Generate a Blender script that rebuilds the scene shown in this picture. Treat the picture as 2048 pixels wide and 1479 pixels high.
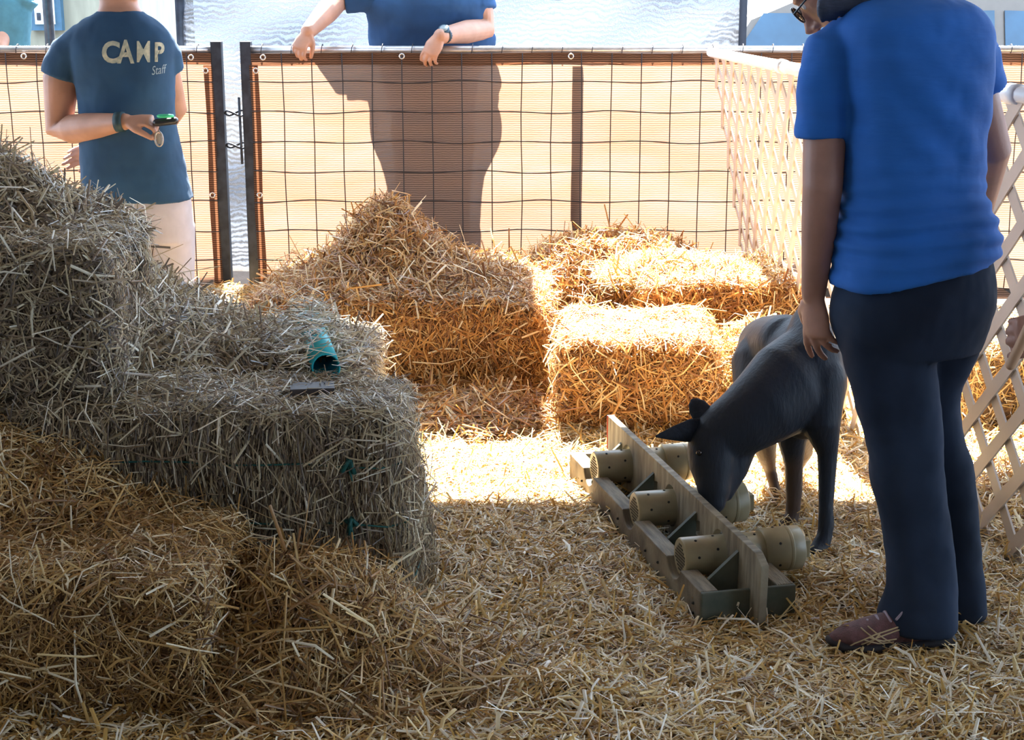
import bpy, bmesh, math, random
import numpy as np
from mathutils import Vector, Matrix, noise
from mathutils.bvhtree import BVHTree

# ------------------------------------------------------------------ camera, sky, sun, exposure
for o in list(bpy.data.objects): bpy.data.objects.remove(o)
S = bpy.context.scene
COL = S.collection
F = 3000.0; H = 1.42; HOR = 10.0
PITCH = math.atan((739.5 - HOR) / F); CP, SP = math.cos(PITCH), math.sin(PITCH)
cam = bpy.data.objects.new('camera', bpy.data.cameras.new('camera')); COL.objects.link(cam)
cam.location = (0, 0, H); cam.rotation_euler = (math.pi / 2 - PITCH, 0, 0)
cam.data.sensor_width = 36; cam.data.lens = 36 * F / 2048
cam.data.clip_start = 0.05; cam.data.clip_end = 200
S.camera = cam
S.view_settings.view_transform = 'Standard'; S.view_settings.look = 'None'
S.view_settings.gamma = 1; S.view_settings.use_curve_mapping = False
S.view_settings.exposure = 1.45

w = bpy.data.worlds.new('sky'); S.world = w; w.use_nodes = True
bg = w.node_tree.nodes['Background']
bg.inputs[0].default_value = (0.60, 0.78, 1.0, 1); bg.inputs[1].default_value = 2.5
sd = bpy.data.lights.new('sun', 'SUN'); sd.energy = 27; sd.angle = math.radians(0.55); sd.color = (1, 0.93, 0.82)
sun = bpy.data.objects.new('sun', sd); COL.objects.link(sun)
SUN_EL = math.radians(50); SUN_AZ = 0.09            # rays come towards the camera, drifting slightly right
sdir = Vector((SUN_AZ, -1, 0)).normalized() * math.cos(SUN_EL) + Vector((0, 0, -math.sin(SUN_EL)))
sun.rotation_euler = sdir.to_track_quat('-Z', 'Y').to_euler(); sun.location = (0, 12, 8)

R = random.Random(7)
NR = np.random.default_rng(11)

# ------------------------------------------------------------------ measuring helpers
def ray(x, y):
    u = (x - 1024) / F; v = (y - 739.5) / F
    return (u, CP - v * SP, -SP - v * CP)
def atY(x, y, Y):
    d = ray(x, y); t = Y / d[1]
    return Vector((d[0] * t, Y, H + d[2] * t))
def atz(x, y, z=0.0):
    d = ray(x, y); t = (z - H) / d[2]
    return Vector((d[0] * t, d[1] * t, z))
def sc(Y, z=0.6):
    return F / (Y * CP - (z - H) * SP)

# ------------------------------------------------------------------ object helpers
def tag(o, label=None, cat=None, group=None, kind=None):
    if label: o['label'] = label
    if cat: o['category'] = cat
    if group: o['group'] = group
    if kind: o['kind'] = kind
    return o
def empty(name, loc, label=None, cat=None, group=None, rz=0):
    o = bpy.data.objects.new(name, None); COL.objects.link(o)
    o.location = loc; o.rotation_euler = (0, 0, rz); o.empty_display_size = 0.1
    return tag(o, label, cat, group)
def world_off(parent):
    v = Vector((0, 0, 0))
    while parent is not None:
        v += parent.location; parent = parent.parent
    return v
def link(name, me, parent=None, local=False):
    o = bpy.data.objects.new(name, me); COL.objects.link(o)
    if parent is not None:
        o.parent = parent
        if not local: o.location = -world_off(parent)
    return o
def obj(name, bm, m, parent=None, local=False, smooth=True):
    me = bpy.data.meshes.new(name); bm.to_mesh(me); bm.free()
    for mm in (m if isinstance(m, (list, tuple)) else [m]): me.materials.append(mm)
    if smooth:
        for p in me.polygons: p.use_smooth = True
    return link(name, me, parent, local)
def np_mesh(name, verts, faces4, mats, matidx=None, rnd=None, smooth=False):
    me = bpy.data.meshes.new(name)
    n = len(verts); f = len(faces4)
    me.vertices.add(n); me.vertices.foreach_set('co', np.ascontiguousarray(verts, dtype=np.float32).ravel())
    me.loops.add(f * 4); me.loops.foreach_set('vertex_index', np.ascontiguousarray(faces4, dtype=np.int32).ravel())
    me.polygons.add(f); me.polygons.foreach_set('loop_start', np.arange(f, dtype=np.int32) * 4)
    if matidx is not None: me.polygons.foreach_set('material_index', np.ascontiguousarray(matidx, dtype=np.int32))
    if rnd is not None:
        a = me.attributes.new('rnd', 'FLOAT', 'POINT'); a.data.foreach_set('value', np.ascontiguousarray(rnd, dtype=np.float32))
    for mm in mats: me.materials.append(mm)
    me.update(calc_edges=True)
    if smooth: me.polygons.foreach_set('use_smooth', np.ones(f, dtype=bool))
    return me

def bx(bm, x0, x1, y0, y1, z0, z1, M=None, bevel=0):
    r = bmesh.ops.create_cube(bm, size=1)
    vs = r['verts']
    for v in vs:
        v.co = Vector(((x0 + x1) / 2 + v.co.x * (x1 - x0), (y0 + y1) / 2 + v.co.y * (y1 - y0), (z0 + z1) / 2 + v.co.z * (z1 - z0)))
    if bevel:
        es = list({e for v in vs for e in v.link_edges})
        rr = bmesh.ops.bevel(bm, geom=es, offset=bevel, segments=2, affect='EDGES', profile=0.7)
        vs = list({v for v in rr['verts']} | {v for v in vs if v.is_valid})
    if M is not None:
        for v in vs: v.co = M @ v.co
    return vs
def tube(bm, pts, rad, side=None, seg=16, cap=True, flat=False):
    """closed loft through pts; rad items are r or (r_side, r_other)"""
    P = [Vector(p) for p in pts]; n = len(P)
    rads = [(r, r) if not isinstance(r, (tuple, list)) else tuple(r) for r in rad]
    T = []
    for i in range(n):
        a = P[max(i - 1, 0)]; b = P[min(i + 1, n - 1)]
        T.append((b - a).normalized())
    if cap and not flat:
        t0, tn = T[0], T[-1]; r0 = min(rads[0]); rn = min(rads[-1])
        P2, R2, T2 = [], [], []
        for k in (0.03, 0.5, 0.87):
            sgn = math.sqrt(max(0, 1 - (1 - (1 - math.sqrt(1 - k * k))) ** 2)) if False else k
            P2.append(P[0] - t0 * r0 * math.sqrt(1 - k * k)); R2.append((rads[0][0] * sgn, rads[0][1] * sgn)); T2.append(t0)
        P3, R3, T3 = [], [], []
        for k in (0.87, 0.5, 0.03):
            P3.append(P[-1] + tn * rn * math.sqrt(1 - k * k)); R3.append((rads[-1][0] * k, rads[-1][1] * k)); T3.append(tn)
        P = P2 + P + P3; rads = R2 + rads + R3; T = T2 + T + T3
        n = len(P)
    if side is None:
        side = Vector((1, 0, 0)) if abs(T[0].x) < 0.8 else Vector((0, 1, 0))
    side = Vector(side)
    rings = []
    cur = side
    for i in range(n):
        a = (cur - T[i] * cur.dot(T[i]))
        a = a.normalized() if a.length > 1e-6 else T[i].orthogonal().normalized()
        cur = a; b = T[i].cross(a)
        rings.append([bm.verts.new(P[i] + a * rads[i][0] * math.cos(2 * math.pi * k / seg) + b * rads[i][1] * math.sin(2 * math.pi * k / seg)) for k in range(seg)])
    for i in range(n - 1):
        for k in range(seg):
            bm.faces.new((rings[i][k], rings[i][(k + 1) % seg], rings[i + 1][(k + 1) % seg], rings[i + 1][k]))
    if cap:
        bm.faces.new(list(reversed(rings[0]))); bm.faces.new(rings[-1])
    return rings
def stack(bm, rows, seg=28, power=2.3, wob=None):
    """horizontal rings: rows = (cx, cy, z, rx, ry, yaw)"""
    rings = []
    for j, (cx, cy, z, rx, ry, yaw) in enumerate(rows):
        ring = []
        for k in range(seg):
            a = 2 * math.pi * k / seg
            ca, sa = math.cos(a), math.sin(a)
            x = math.copysign(abs(ca) ** (2 / power), ca) * rx; y = math.copysign(abs(sa) ** (2 / power), sa) * ry
            X = cx + x * math.cos(yaw) - y * math.sin(yaw); Y = cy + x * math.sin(yaw) + y * math.cos(yaw)
            zz = z + (wob(X, Y, z) if wob else 0)
            ring.append(bm.verts.new((X, Y, zz)))
        rings.append(ring)
    for i in range(len(rings) - 1):
        for k in range(seg):
            bm.faces.new((rings[i][k], rings[i][(k + 1) % seg], rings[i + 1][(k + 1) % seg], rings[i + 1][k]))
    bm.faces.new(list(reversed(rings[0]))); bm.faces.new(rings[-1])
    bmesh.ops.recalc_face_normals(bm, faces=bm.faces)
def pxrows(rows):
    """rows = (py, xl, xr, Y, ry, yaw) in photo measure -> ring rows whose outline is xl..xr"""
    out = []
    for r in rows:
        py, xl, xr, Y, ry = r[:5]; yaw = r[5] if len(r) > 5 else 0
        c = atY((xl + xr) / 2, py, Y); s = sc(Y, c.z); hw = (xr - xl) / 2 / s
        rx = hw
        if yaw:
            rx = math.sqrt(max(1e-4, hw * hw - (ry * math.sin(yaw)) ** 2)) / abs(math.cos(yaw))
        out.append((c.x, Y, c.z, rx, ry, yaw))
    return out
def dense(rows, n):
    """smooth interpolation of ring rows"""
    rows = [np.array(r, float) for r in rows]; out = []
    for i in range(len(rows) - 1):
        p0 = rows[max(i - 1, 0)]; p1 = rows[i]; p2 = rows[i + 1]; p3 = rows[min(i + 2, len(rows) - 1)]
        for k in range(n):
            t = k / n
            out.append(tuple(0.5 * ((2 * p1) + (-p0 + p2) * t + (2 * p0 - 5 * p1 + 4 * p2 - p3) * t * t + (-p0 + 3 * p1 - 3 * p2 + p3) * t ** 3)))
    out.append(tuple(rows[-1])); return out
def skinned(o, voxel, smooth=4, fac=0.5, disp=None):
    m = o.modifiers.new('remesh', 'REMESH'); m.mode = 'VOXEL'; m.voxel_size = voxel; m.use_smooth_shade = True
    if smooth:
        s = o.modifiers.new('smooth', 'SMOOTH'); s.factor = fac; s.iterations = smooth
    if disp:
        tx = bpy.data.textures.new('folds', 'CLOUDS'); tx.noise_scale = disp[0]
        d = o.modifiers.new('folds', 'DISPLACE'); d.texture = tx; d.strength = disp[1]; d.mid_level = 0.5; d.texture_coords = 'LOCAL'
    bake(o); return o
def bake(o):
    dg = bpy.context.evaluated_depsgraph_get(); dg.update()
    me = bpy.data.meshes.new_from_object(o.evaluated_get(dg), depsgraph=dg)
    o.modifiers.clear(); o.data = me
    for p in me.polygons: p.use_smooth = True
def wrinkle(o, fn):
    off = world_off(o); n = [v.normal.copy() for v in o.data.vertices]
    for v, q in zip(o.data.vertices, n): v.co += q * fn(v.co + off)
    o.data.update()
def bevelled(o, wd=0.003, seg=2):
    b = o.modifiers.new('bevel', 'BEVEL'); b.width = wd; b.segments = seg; b.limit_method = 'ANGLE'
    return o
def cut(o, cutters):
    for c in cutters:
        m = o.modifiers.new('cut', 'BOOLEAN'); m.operation = 'DIFFERENCE'; m.object = c; m.solver = 'EXACT'
    dg = bpy.context.evaluated_depsgraph_get(); dg.update()
    me = bpy.data.meshes.new_from_object(o.evaluated_get(dg), depsgraph=dg)
    o.modifiers.clear(); o.data = me
    for c in cutters: bpy.data.objects.remove(c)

# ------------------------------------------------------------------ materials
def nm(name):
    m = bpy.data.materials.new(name); m.use_nodes = True
    nt = m.node_tree; b = nt.nodes['Principled BSDF']; return m, nt, b
def pm(name, col, rough=0.7, var=0.12, scale=20, bump=0.0, bscale=60, metal=0, col2=None, spec=None, sheen=0, stretch=(1, 1, 1), trans=None):
    m, nt, b = nm(name); N = nt.nodes; L = nt.links
    tc = N.new('ShaderNodeTexCoord'); mp = N.new('ShaderNodeMapping'); mp.inputs['Scale'].default_value = stretch
    L.new(tc.outputs['Object'], mp.inputs[0])
    nz = N.new('ShaderNodeTexNoise'); nz.inputs['Scale'].default_value = scale; nz.inputs['Detail'].default_value = 5
    L.new(mp.outputs[0], nz.inputs['Vector'])
    cr = N.new('ShaderNodeValToRGB'); c = col
    c2 = col2 or tuple(min(1, q * (1 + var)) for q in c)
    c1 = tuple(q * (1 - var) for q in c) if not col2 else c
    cr.color_ramp.elements[0].position = 0.35; cr.color_ramp.elements[1].position = 0.65
    cr.color_ramp.elements[0].color = (*c1, 1); cr.color_ramp.elements[1].color = (*c2, 1)
    L.new(nz.outputs[0], cr.inputs[0]); L.new(cr.outputs[0], b.inputs['Base Color'])
    b.inputs['Roughness'].default_value = rough; b.inputs['Metallic'].default_value = metal
    if spec is not None: b.inputs['Specular IOR Level'].default_value = spec
    if sheen: b.inputs['Sheen Weight'].default_value = sheen
    if bump:
        n2 = N.new('ShaderNodeTexNoise'); n2.inputs['Scale'].default_value = bscale; n2.inputs['Detail'].default_value = 6
        L.new(mp.outputs[0], n2.inputs['Vector'])
        bp = N.new('ShaderNodeBump'); bp.inputs['Strength'].default_value = bump; bp.inputs['Distance'].default_value = 0.01
        L.new(n2.outputs[0], bp.inputs['Height']); L.new(bp.outputs[0], b.inputs['Normal'])
    return m
def straw_mat(name, ramp, rough=0.33):
    m, nt, b = nm(name); N = nt.nodes; L = nt.links
    at = N.new('ShaderNodeAttribute'); at.attribute_name = 'rnd'
    cr = N.new('ShaderNodeValToRGB'); e = cr.color_ramp.elements
    e[0].position = 0; e[0].color = (*ramp[0], 1); e[1].position = 1; e[1].color = (*ramp[-1], 1)
    for i, c in enumerate(ramp[1:-1]):
        q = e.new((i + 1) / (len(ramp) - 1)); q.color = (*c, 1)
    L.new(at.outputs['Fac'], cr.inputs[0]); L.new(cr.outputs[0], b.inputs['Base Color'])
    b.inputs['Roughness'].default_value = rough; b.inputs['Specular IOR Level'].default_value = 0.6
    tr = N.new('ShaderNodeBsdfTranslucent'); L.new(cr.outputs[0], tr.inputs[0])
    mx = N.new('ShaderNodeMixShader'); mx.inputs[0].default_value = 0.22
    L.new(b.outputs[0], mx.inputs[1]); L.new(tr.outputs[0], mx.inputs[2]); L.new(mx.outputs[0], N['Material Output'].inputs[0])
    return m
GOLD = straw_mat('straw_gold', [(.10, .045, .018), (.30, .15, .05), (.56, .325, .09), (.74, .50, .165), (.86, .70, .38), (.95, .91, .80)])
CLOTHLIT = straw_mat('straw_clothlit', [(.10, .038, .014), (.28, .115, .036), (.48, .22, .06), (.64, .34, .10), (.78, .54, .24), (.92, .80, .58)])  # orange glow through the cloth put into the back straw's colour
CORE_CLOTHLIT = pm('straw_packed_clothlit', (.12, .055, .022), 0.95, col2=(.32, .15, .055), scale=90, bump=1.0, bscale=140)  # packed core with the same orange glow put into its colour
BRN = straw_mat('straw_brown', [(.09, .042, .018), (.24, .12, .045), (.42, .23, .075), (.60, .38, .13), (.76, .58, .30), (.92, .84, .66)])
BCORE = pm('straw_packed_brown', (.09, .05, .025), 0.95, col2=(.25, .14, .06), scale=90, bump=1.0, bscale=140)
BLUELIT = straw_mat('straw_bluelit', [(.075, .06, .05), (.165, .125, .098), (.30, .225, .16), (.46, .36, .22), (.64, .55, .36), (.90, .86, .75)])  # same straw, blue skylight and shade put into this greyer ramp
CORE = pm('straw_packed', (.13, .075, .035), 0.95, col2=(.34, .20, .085), scale=90, bump=1.0, bscale=140)
CORE_BLUELIT = pm('straw_packed_bluelit', (.075, .055, .042), 0.95, col2=(.20, .155, .11), scale=90, bump=1.0, bscale=140)  # packed core of the stack, bluish shade put into its colour
DIRT = pm('dirt_floor', (.07, .045, .03), 0.95, col2=(.22, .14, .075), scale=60, bump=0.8, bscale=120)

# ------------------------------------------------------------------ straw strands
def strands(P, D, N, L, W, bend, rnd):
    """folded ribbons: 3 stations x 3 verts each; arrays of length n"""
    n = len(P)
    D = D / np.linalg.norm(D, axis=1, keepdims=True)
    Sd = np.cross(D, N); Sd /= np.maximum(np.linalg.norm(Sd, axis=1, keepdims=True), 1e-6)
    U = np.cross(Sd, D)
    roll = NR.uniform(-0.6, 0.6, (n, 1))
    S2 = Sd * np.cos(roll) + U * np.sin(roll); U2 = U * np.cos(roll) - Sd * np.sin(roll)
    kink = NR.normal(0, 1, (n, 1)) * 0.12 * L[:, None]
    V = np.empty((n, 3, 3, 3))
    for i, t in enumerate((-0.5, 0.0, 0.5)):
        c = P + D * (t * L[:, None]) + U * (bend[:, None] * (0.25 - t * t) * L[:, None]) + Sd * (kink * (0.25 - t * t) * 2)
        ww = (W * (1.0 if i < 2 else 0.7))[:, None]
        V[:, i, 0] = c - S2 * ww * 0.5; V[:, i, 1] = c + U2 * ww * 0.35; V[:, i, 2] = c + S2 * ww * 0.5
    base = (np.arange(n) * 9)[:, None, None]
    q = np.array([[0, 1, 4, 3], [1, 2, 5, 4], [3, 4, 7, 6], [4, 5, 8, 7]])[None]
    return V.reshape(-1, 3), (base + q).reshape(-1, 4), np.repeat(rnd, 9)
def strand_set(P, N, length=(.03, .09), width=(.0025, .005), lift=0.15, off=0.01, grain=None, gw=0.0, bend=0.5, pale=0.0):
    n = len(P)
    A = NR.normal(0, 1, (n, 3))
    if grain is not None: A = A * (1 - gw) + np.array(grain)[None] * gw * 2.2 * np.sign(NR.uniform(-1, 1, (n, 1)))
    A -= N * (A * N).sum(1, keepdims=True)
    A /= np.maximum(np.linalg.norm(A, axis=1, keepdims=True), 1e-6)
    D = A + N * NR.normal(0, lift, (n, 1))
    L = NR.uniform(length[0], length[1], n) * NR.choice([0.7, 1, 1, 1.5], n)
    W = NR.uniform(width[0], width[1], n) * NR.choice([0.7, 1, 1, 1.35], n)
    Pn = P + N * NR.uniform(0, off, (n, 1))
    rnd = np.clip(NR.beta(1.5, 1.5, n) + pale, 0, 1)
    return strands(Pn, D, N, L, W, NR.normal(0, bend, n), rnd)
def combine(parts):
    vs, fs, ms, rs = [], [], [], []; o = 0
    for v, f, m, r in parts:
        vs.append(v); fs.append(f + o); ms.append(np.full(len(f), m)); rs.append(r); o += len(v)
    return np.concatenate(vs), np.concatenate(fs), np.concatenate(ms), np.concatenate(rs)
def wav(p, seed):
    x, y, z = p[:, 0], p[:, 1], p[:, 2]
    return (np.sin(x * 17 + seed) * np.sin(y * 13 + seed * 2.1 + z * 9) + 0.6 * np.sin(z * 31 + x * 23 + seed * 3) * np.sin(y * 37 + seed)) / 1.6

def bale(name, cx, cy, z0, lx, ly, lz, rz, label, group, bluelit=False, dens=8000, grain=None, gw=0.5, seed=1, lean=(0, 0), twine=None, fluff=1.0, wide=1.0, warm=False, mats=None):
    root_loc = Vector((cx, cy, z0))
    h = np.array([lx / 2, ly / 2, lz / 2]); r = 0.035
    def shape(p):
        inner = np.clip(p, -(h - r), h - r)
        d = p - inner; nl = np.linalg.norm(d, axis=1, keepdims=True)
        n = np.where(nl > 1e-6, d / np.maximum(nl, 1e-6), 0)
        q = inner + n * r
        q = q + n * (wav(p, seed) * 0.014)[:, None]
        q[:, 0] += lean[0] * (q[:, 2] / lz + 0.5); q[:, 1] += lean[1] * (q[:, 2] / lz + 0.5)
        q[:, 2] += h[2]
        return q, n
    cv, cf, off = [], [], 0
    for ax in range(3):
        for sg in (-1, 1):
            a, b = [k for k in range(3) if k != ax]
            na, nb = max(6, int(h[a] * 2 / 0.03)), max(6, int(h[b] * 2 / 0.03))
            ua = np.linspace(-h[a], h[a], na); ub = np.linspace(-h[b], h[b], nb)
            g = np.zeros((na, nb, 3)); g[:, :, a] = ua[:, None]; g[:, :, b] = ub[None]; g[:, :, ax] = sg * h[ax]
            q, _ = shape(g.reshape(-1, 3))
            idx = np.arange(na * nb).reshape(na, nb)
            f = np.stack([idx[:-1, :-1], idx[1:, :-1], idx[1:, 1:], idx[:-1, 1:]], -1).reshape(-1, 4)
            if (sg > 0) != (ax == 1): pass
            else: f = f[:, ::-1]
            cv.append(q); cf.append(f + off); off += len(q)
    cv = np.concatenate(cv); cf = np.concatenate(cf)
    parts = [(cv, cf, 0, np.full(len(cv), .3))]
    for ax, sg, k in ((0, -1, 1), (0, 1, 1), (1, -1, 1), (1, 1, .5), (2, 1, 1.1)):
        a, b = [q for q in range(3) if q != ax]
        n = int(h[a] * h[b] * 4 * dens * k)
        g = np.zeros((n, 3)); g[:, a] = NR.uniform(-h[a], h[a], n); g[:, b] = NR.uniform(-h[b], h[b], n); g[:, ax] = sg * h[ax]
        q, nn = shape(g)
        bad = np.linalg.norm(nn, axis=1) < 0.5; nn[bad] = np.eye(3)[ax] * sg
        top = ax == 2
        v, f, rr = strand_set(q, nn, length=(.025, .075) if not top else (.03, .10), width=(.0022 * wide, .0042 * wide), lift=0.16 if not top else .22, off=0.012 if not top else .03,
                              grain=None if top else grain, gw=gw if not top else 0, pale=0.08 if top else -0.05)  # tops paler, sides darker: fall of light put into strand colour
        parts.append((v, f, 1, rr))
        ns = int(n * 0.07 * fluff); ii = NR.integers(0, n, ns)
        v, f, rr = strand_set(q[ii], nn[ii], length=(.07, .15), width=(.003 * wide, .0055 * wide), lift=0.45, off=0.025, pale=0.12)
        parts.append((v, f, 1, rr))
    V, Fc, Mi, Rr = combine(parts)
    V[:, 2] = np.maximum(V[:, 2], 0.002)
    me = np_mesh(name, V, Fc, mats or [CORE_CLOTHLIT, CLOTHLIT] if warm else [CORE_BLUELIT if bluelit else CORE, BLUELIT if bluelit else GOLD], Mi, Rr)
    if twine:
        root = empty(name, root_loc, label, 'straw bale', group, rz)
        body = link('packed_straw', me, root, local=True)
        for zt in twine:
            bm = bmesh.new(); e = 0.010
            ring = [(-h[0] - e, -h[1] - e), (h[0] - .03, -h[1] - e), (h[0] + e, -h[1] + .03), (h[0] + e, h[1] + e), (-h[0] - e, h[1] + e), (-h[0] - e, -h[1] - e)]
            pts = []
            for i in range(5):
                for k in range(12):
                    t = k / 12
                    x = ring[i][0] * (1 - t) + ring[i + 1][0] * t; y = ring[i][1] * (1 - t) + ring[i + 1][1] * t
                    zz = zt + 0.004 * math.sin(x * 20 + zt * 50)
                    pts.append((x + lean[0] * zz / lz, y + lean[1] * zz / lz, zz))
            tube(bm, pts, [0.0022] * len(pts), side=(0, 0, 1), seg=6)
            tw = obj('baling_twine', bm, TWINE, root, local=True)
            bm = bmesh.new()
            kx = h[0] - .10 + .02 * math.sin(zt * 40); ky = -h[1] - .014
            kx += lean[0] * zt / lz
            for k in range(3):
                a = k * 2.1 + zt * 9
                tube(bm, [(kx, ky, zt), (kx + .016 * math.cos(a), ky - .006, zt + .020 * math.sin(a)), (kx + .004, ky - .010, zt + .02), (kx, ky, zt)], [.005, .006, .006, .004], seg=8)
            tube(bm, [(kx, ky - .004, zt), (kx + .008, ky - .008, zt - .03)], [.004, .0015], seg=6)
            obj('knot', bm, TWINE, tw, local=True)
        return root
    o = link(name, me); o.location = root_loc; o.rotation_euler = (0, 0, rz)
    return tag(o, label, 'straw bale', group)

def heap(name, x0, x1, y0, y1, hf, label, cat='straw heap', bluelit=False, dens=9000, lift=0.35, off=0.03, length=(.04, .12), width=(.0028, .0052), floor=0.0, stray=0.06, kind=None, base=None, mask=None, cmats=None, grid=0.03, pale=0.0):
    nx = max(4, int((x1 - x0) / grid)); ny = max(4, int((y1 - y0) / grid))
    X, Y = np.meshgrid(np.linspace(x0, x1, nx), np.linspace(y0, y1, ny), indexing='ij')
    Z = hf(X, Y)
    g = np.stack([X, Y, Z], -1).reshape(-1, 3); idx = np.arange(nx * ny).reshape(nx, ny)
    f = np.stack([idx[:-1, :-1], idx[1:, :-1], idx[1:, 1:], idx[:-1, 1:]], -1).reshape(-1, 4)
    keep = (Z > floor + 0.004).reshape(-1)[f].any(1); f = f[keep]
    used = np.unique(f); mp_ = -np.ones(len(g), int); mp_[used] = np.arange(len(used)); g = g[used]; f = mp_[f]
    parts = [(g, f, 0, np.full(len(g), .3))]
    n = int((x1 - x0) * (y1 - y0) * dens)
    px = NR.uniform(x0, x1, n); py = NR.uniform(y0, y1, n); pz = hf(px, py)
    ok = pz > floor + 0.004
    if mask is not None: ok &= mask(px, py)
    px, py, pz = px[ok], py[ok], pz[ok]; e = 0.01
    gx = (hf(px + e, py) - hf(px - e, py)) / (2 * e); gy = (hf(px, py + e) - hf(px, py - e)) / (2 * e)
    # steep places need more straw per plan area
    N_ = np.stack([-gx, -gy, np.ones(len(px))], -1); ln = np.linalg.norm(N_, axis=1, keepdims=True)
    rep = np.clip(ln[:, 0], 1, 3); extra = NR.uniform(0, 1, len(px)) < (rep - 1)
    P = np.stack([px, py, pz], -1); P = np.concatenate([P, P[extra] + NR.normal(0, .008, (extra.sum(), 3))]); N_ = np.concatenate([N_, N_[extra]])
    N_ = N_ / np.linalg.norm(N_, axis=1, keepdims=True)
    v, ff, rr = strand_set(P, N_, length=length, width=width, lift=lift, off=off, pale=pale); parts.append((v, ff, 1, rr))
    ns = int(len(P) * stray); ii = NR.integers(0, len(P), ns)
    v, ff, rr = strand_set(P[ii], N_[ii], length=(length[1] * .8, length[1] * 1.5), width=(width[1] * .8, width[1] * 1.35), lift=0.7, off=off * 1.4, pale=.12 + pale); parts.append((v, ff, 1, rr))
    V, Fc, Mi, Rr = combine(parts)
    c = Vector(((x0 + x1) / 2, (y0 + y1) / 2, floor)); V = V - np.array(c)[None]
    V[:, 2] = np.maximum(V[:, 2], -0.03)
    me = np_mesh(name, V, Fc, cmats or [CORE_BLUELIT if bluelit else CORE, BLUELIT if bluelit else GOLD], Mi, Rr)
    o = link(name, me); o.location = c
    return tag(o, label, cat, None, kind)

def bump2(X, Y, cx, cy, sx, sy, h, p=2):
    return h * np.exp(-(np.abs((X - cx) / sx) ** p + np.abs((Y - cy) / sy) ** p))
def rough2(X, Y, a=0.01, s=0):
    return a * (np.sin(X * 23 + s) * np.sin(Y * 19 + s * 2) + 0.5 * np.sin(X * 51 + Y * 37 + s))
TWINE = pm('green_twine', (.01, .10, .09), 0.6, bump=0.3)

# ------------------------------------------------------------------ the setting
def ground_h(X, Y):
    return 0.006 + rough2(X, Y, 0.005) + bump2(X, Y, 1.2, 2.6, 1.0, .32, .05) + bump2(X, Y, .10, 2.86, .12, .10, .055) + bump2(X, Y, .86, 3.48, .16, .18, .035) + bump2(X, Y, -.15, 2.55, .5, .25, .03)
bm = bmesh.new(); bx(bm, -9, 9, -3, 7.6, -0.12, -0.02)
tag(obj('floor', bm, DIRT, smooth=False), kind='structure')
bm = bmesh.new(); bx(bm, -30, 30, 7.6, 50, -0.12, -0.03)
tag(obj('ground', bm, pm('outside_gravel', (.20, .18, .16), .95, scale=8, bump=.4)), kind='structure')
heap('loose_straw', -1.9, 2.6, 2.45, 5.3, ground_h, 'golden loose straw bedding scattered all over the pen floor', 'straw', dens=13500, lift=0.18, off=0.018, length=(.022, .070), width=(.0024, .0050), floor=-0.03, stray=0.11, kind='stuff', cmats=[DIRT, GOLD], pale=.11)
heap('loose_straw', -2.6, 2.8, 5.3, 7.0, lambda X, Y: 0.01 + rough2(X, Y, .008, 2) + bump2(X, Y, -1.25, 6.65, .5, .35, .16), 'thin straw bedding along the foot of the far fence', 'straw', dens=4200, lift=0.15, off=0.015, length=(.03, .09), width=(.003, .006), floor=-0.03, kind='stuff', cmats=[DIRT, GOLD])
# barn roof over the pen (its eave throws the shade the pen stands in)
bm = bmesh.new(); n = 90
for i in range(n):
    x0 = -8 + 16 * i / n; x1 = -8 + 16 * (i + 1) / n; zz = 0.03 * (i % 2)
    bx(bm, x0, x1, -3.5, 6.72, 3.15 + zz, 3.19 + zz)
for y in (-3, -1, 1, 3, 5, 6.6): bx(bm, -8, 8, y - .04, y + .04, 3.0, 3.15)
WALLM = pm('added_wall_boards', (.22, .17, .13), .85, col2=(.34, .27, .2), stretch=(8, 1, .3), scale=4)
b2 = bmesh.new()
for i in range(80): bx(b2, -8 + .2 * i, -7.805 + .2 * i, -3.6, -3.5 + .01 * (i % 2), -.02, 3.2)
tag(obj('added_wall_back', b2, WALLM, smooth=False), kind='structure')  # added wall behind the camera, cuts sky light on front faces
for nm_, xx in (('added_wall_left', -8.05),):
    b2 = bmesh.new()
    for i in range(22): bx(b2, xx, xx + .04 + .01 * (i % 2), -3.5 + .25 * i, -3.255 + .25 * i, -.02, 3.2)
    tag(obj(nm_, b2, WALLM, smooth=False), kind='structure')  # added unseen side wall, holds back sky light from the front left
tag(obj('ceiling', bm, pm('roof_sheet', (.45, .46, .46), .5, metal=.2), smooth=False), kind='structure')
bm = bmesh.new()  # added unseen sheet that keeps the sun off the back bales
blocker = [(-4.6, 7.42, 3.2), (-.12, 7.42, 3.2), (-.12, 8.5, 3.22), (-4.6, 8.5, 3.22)]
gx, gy = 12, 6; g = []
for i in range(gx + 1):
    for j in range(gy + 1):
        u, v = i / gx, j / gy
        x = blocker[0][0] * (1 - u) + blocker[1][0] * u; y = 7.42 * (1 - v) + 8.5 * v
        g.append(bm.verts.new((x, y, 3.2 - .05 * math.sin(math.pi * u) * math.sin(math.pi * v))))
for i in range(gx):
    for j in range(gy): bm.faces.new([g[i * (gy + 1) + j], g[(i + 1) * (gy + 1) + j], g[(i + 1) * (gy + 1) + j + 1], g[i * (gy + 1) + j + 1]])
bmesh.ops.solidify(bm, geom=bm.faces, thickness=.004)
o = obj('shade_blocker', bm, pm('blocker_cloth', (.16, .15, .14), .9)); tag(o, 'dark shade sail added above the yard, out of view', 'shade sail')

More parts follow.
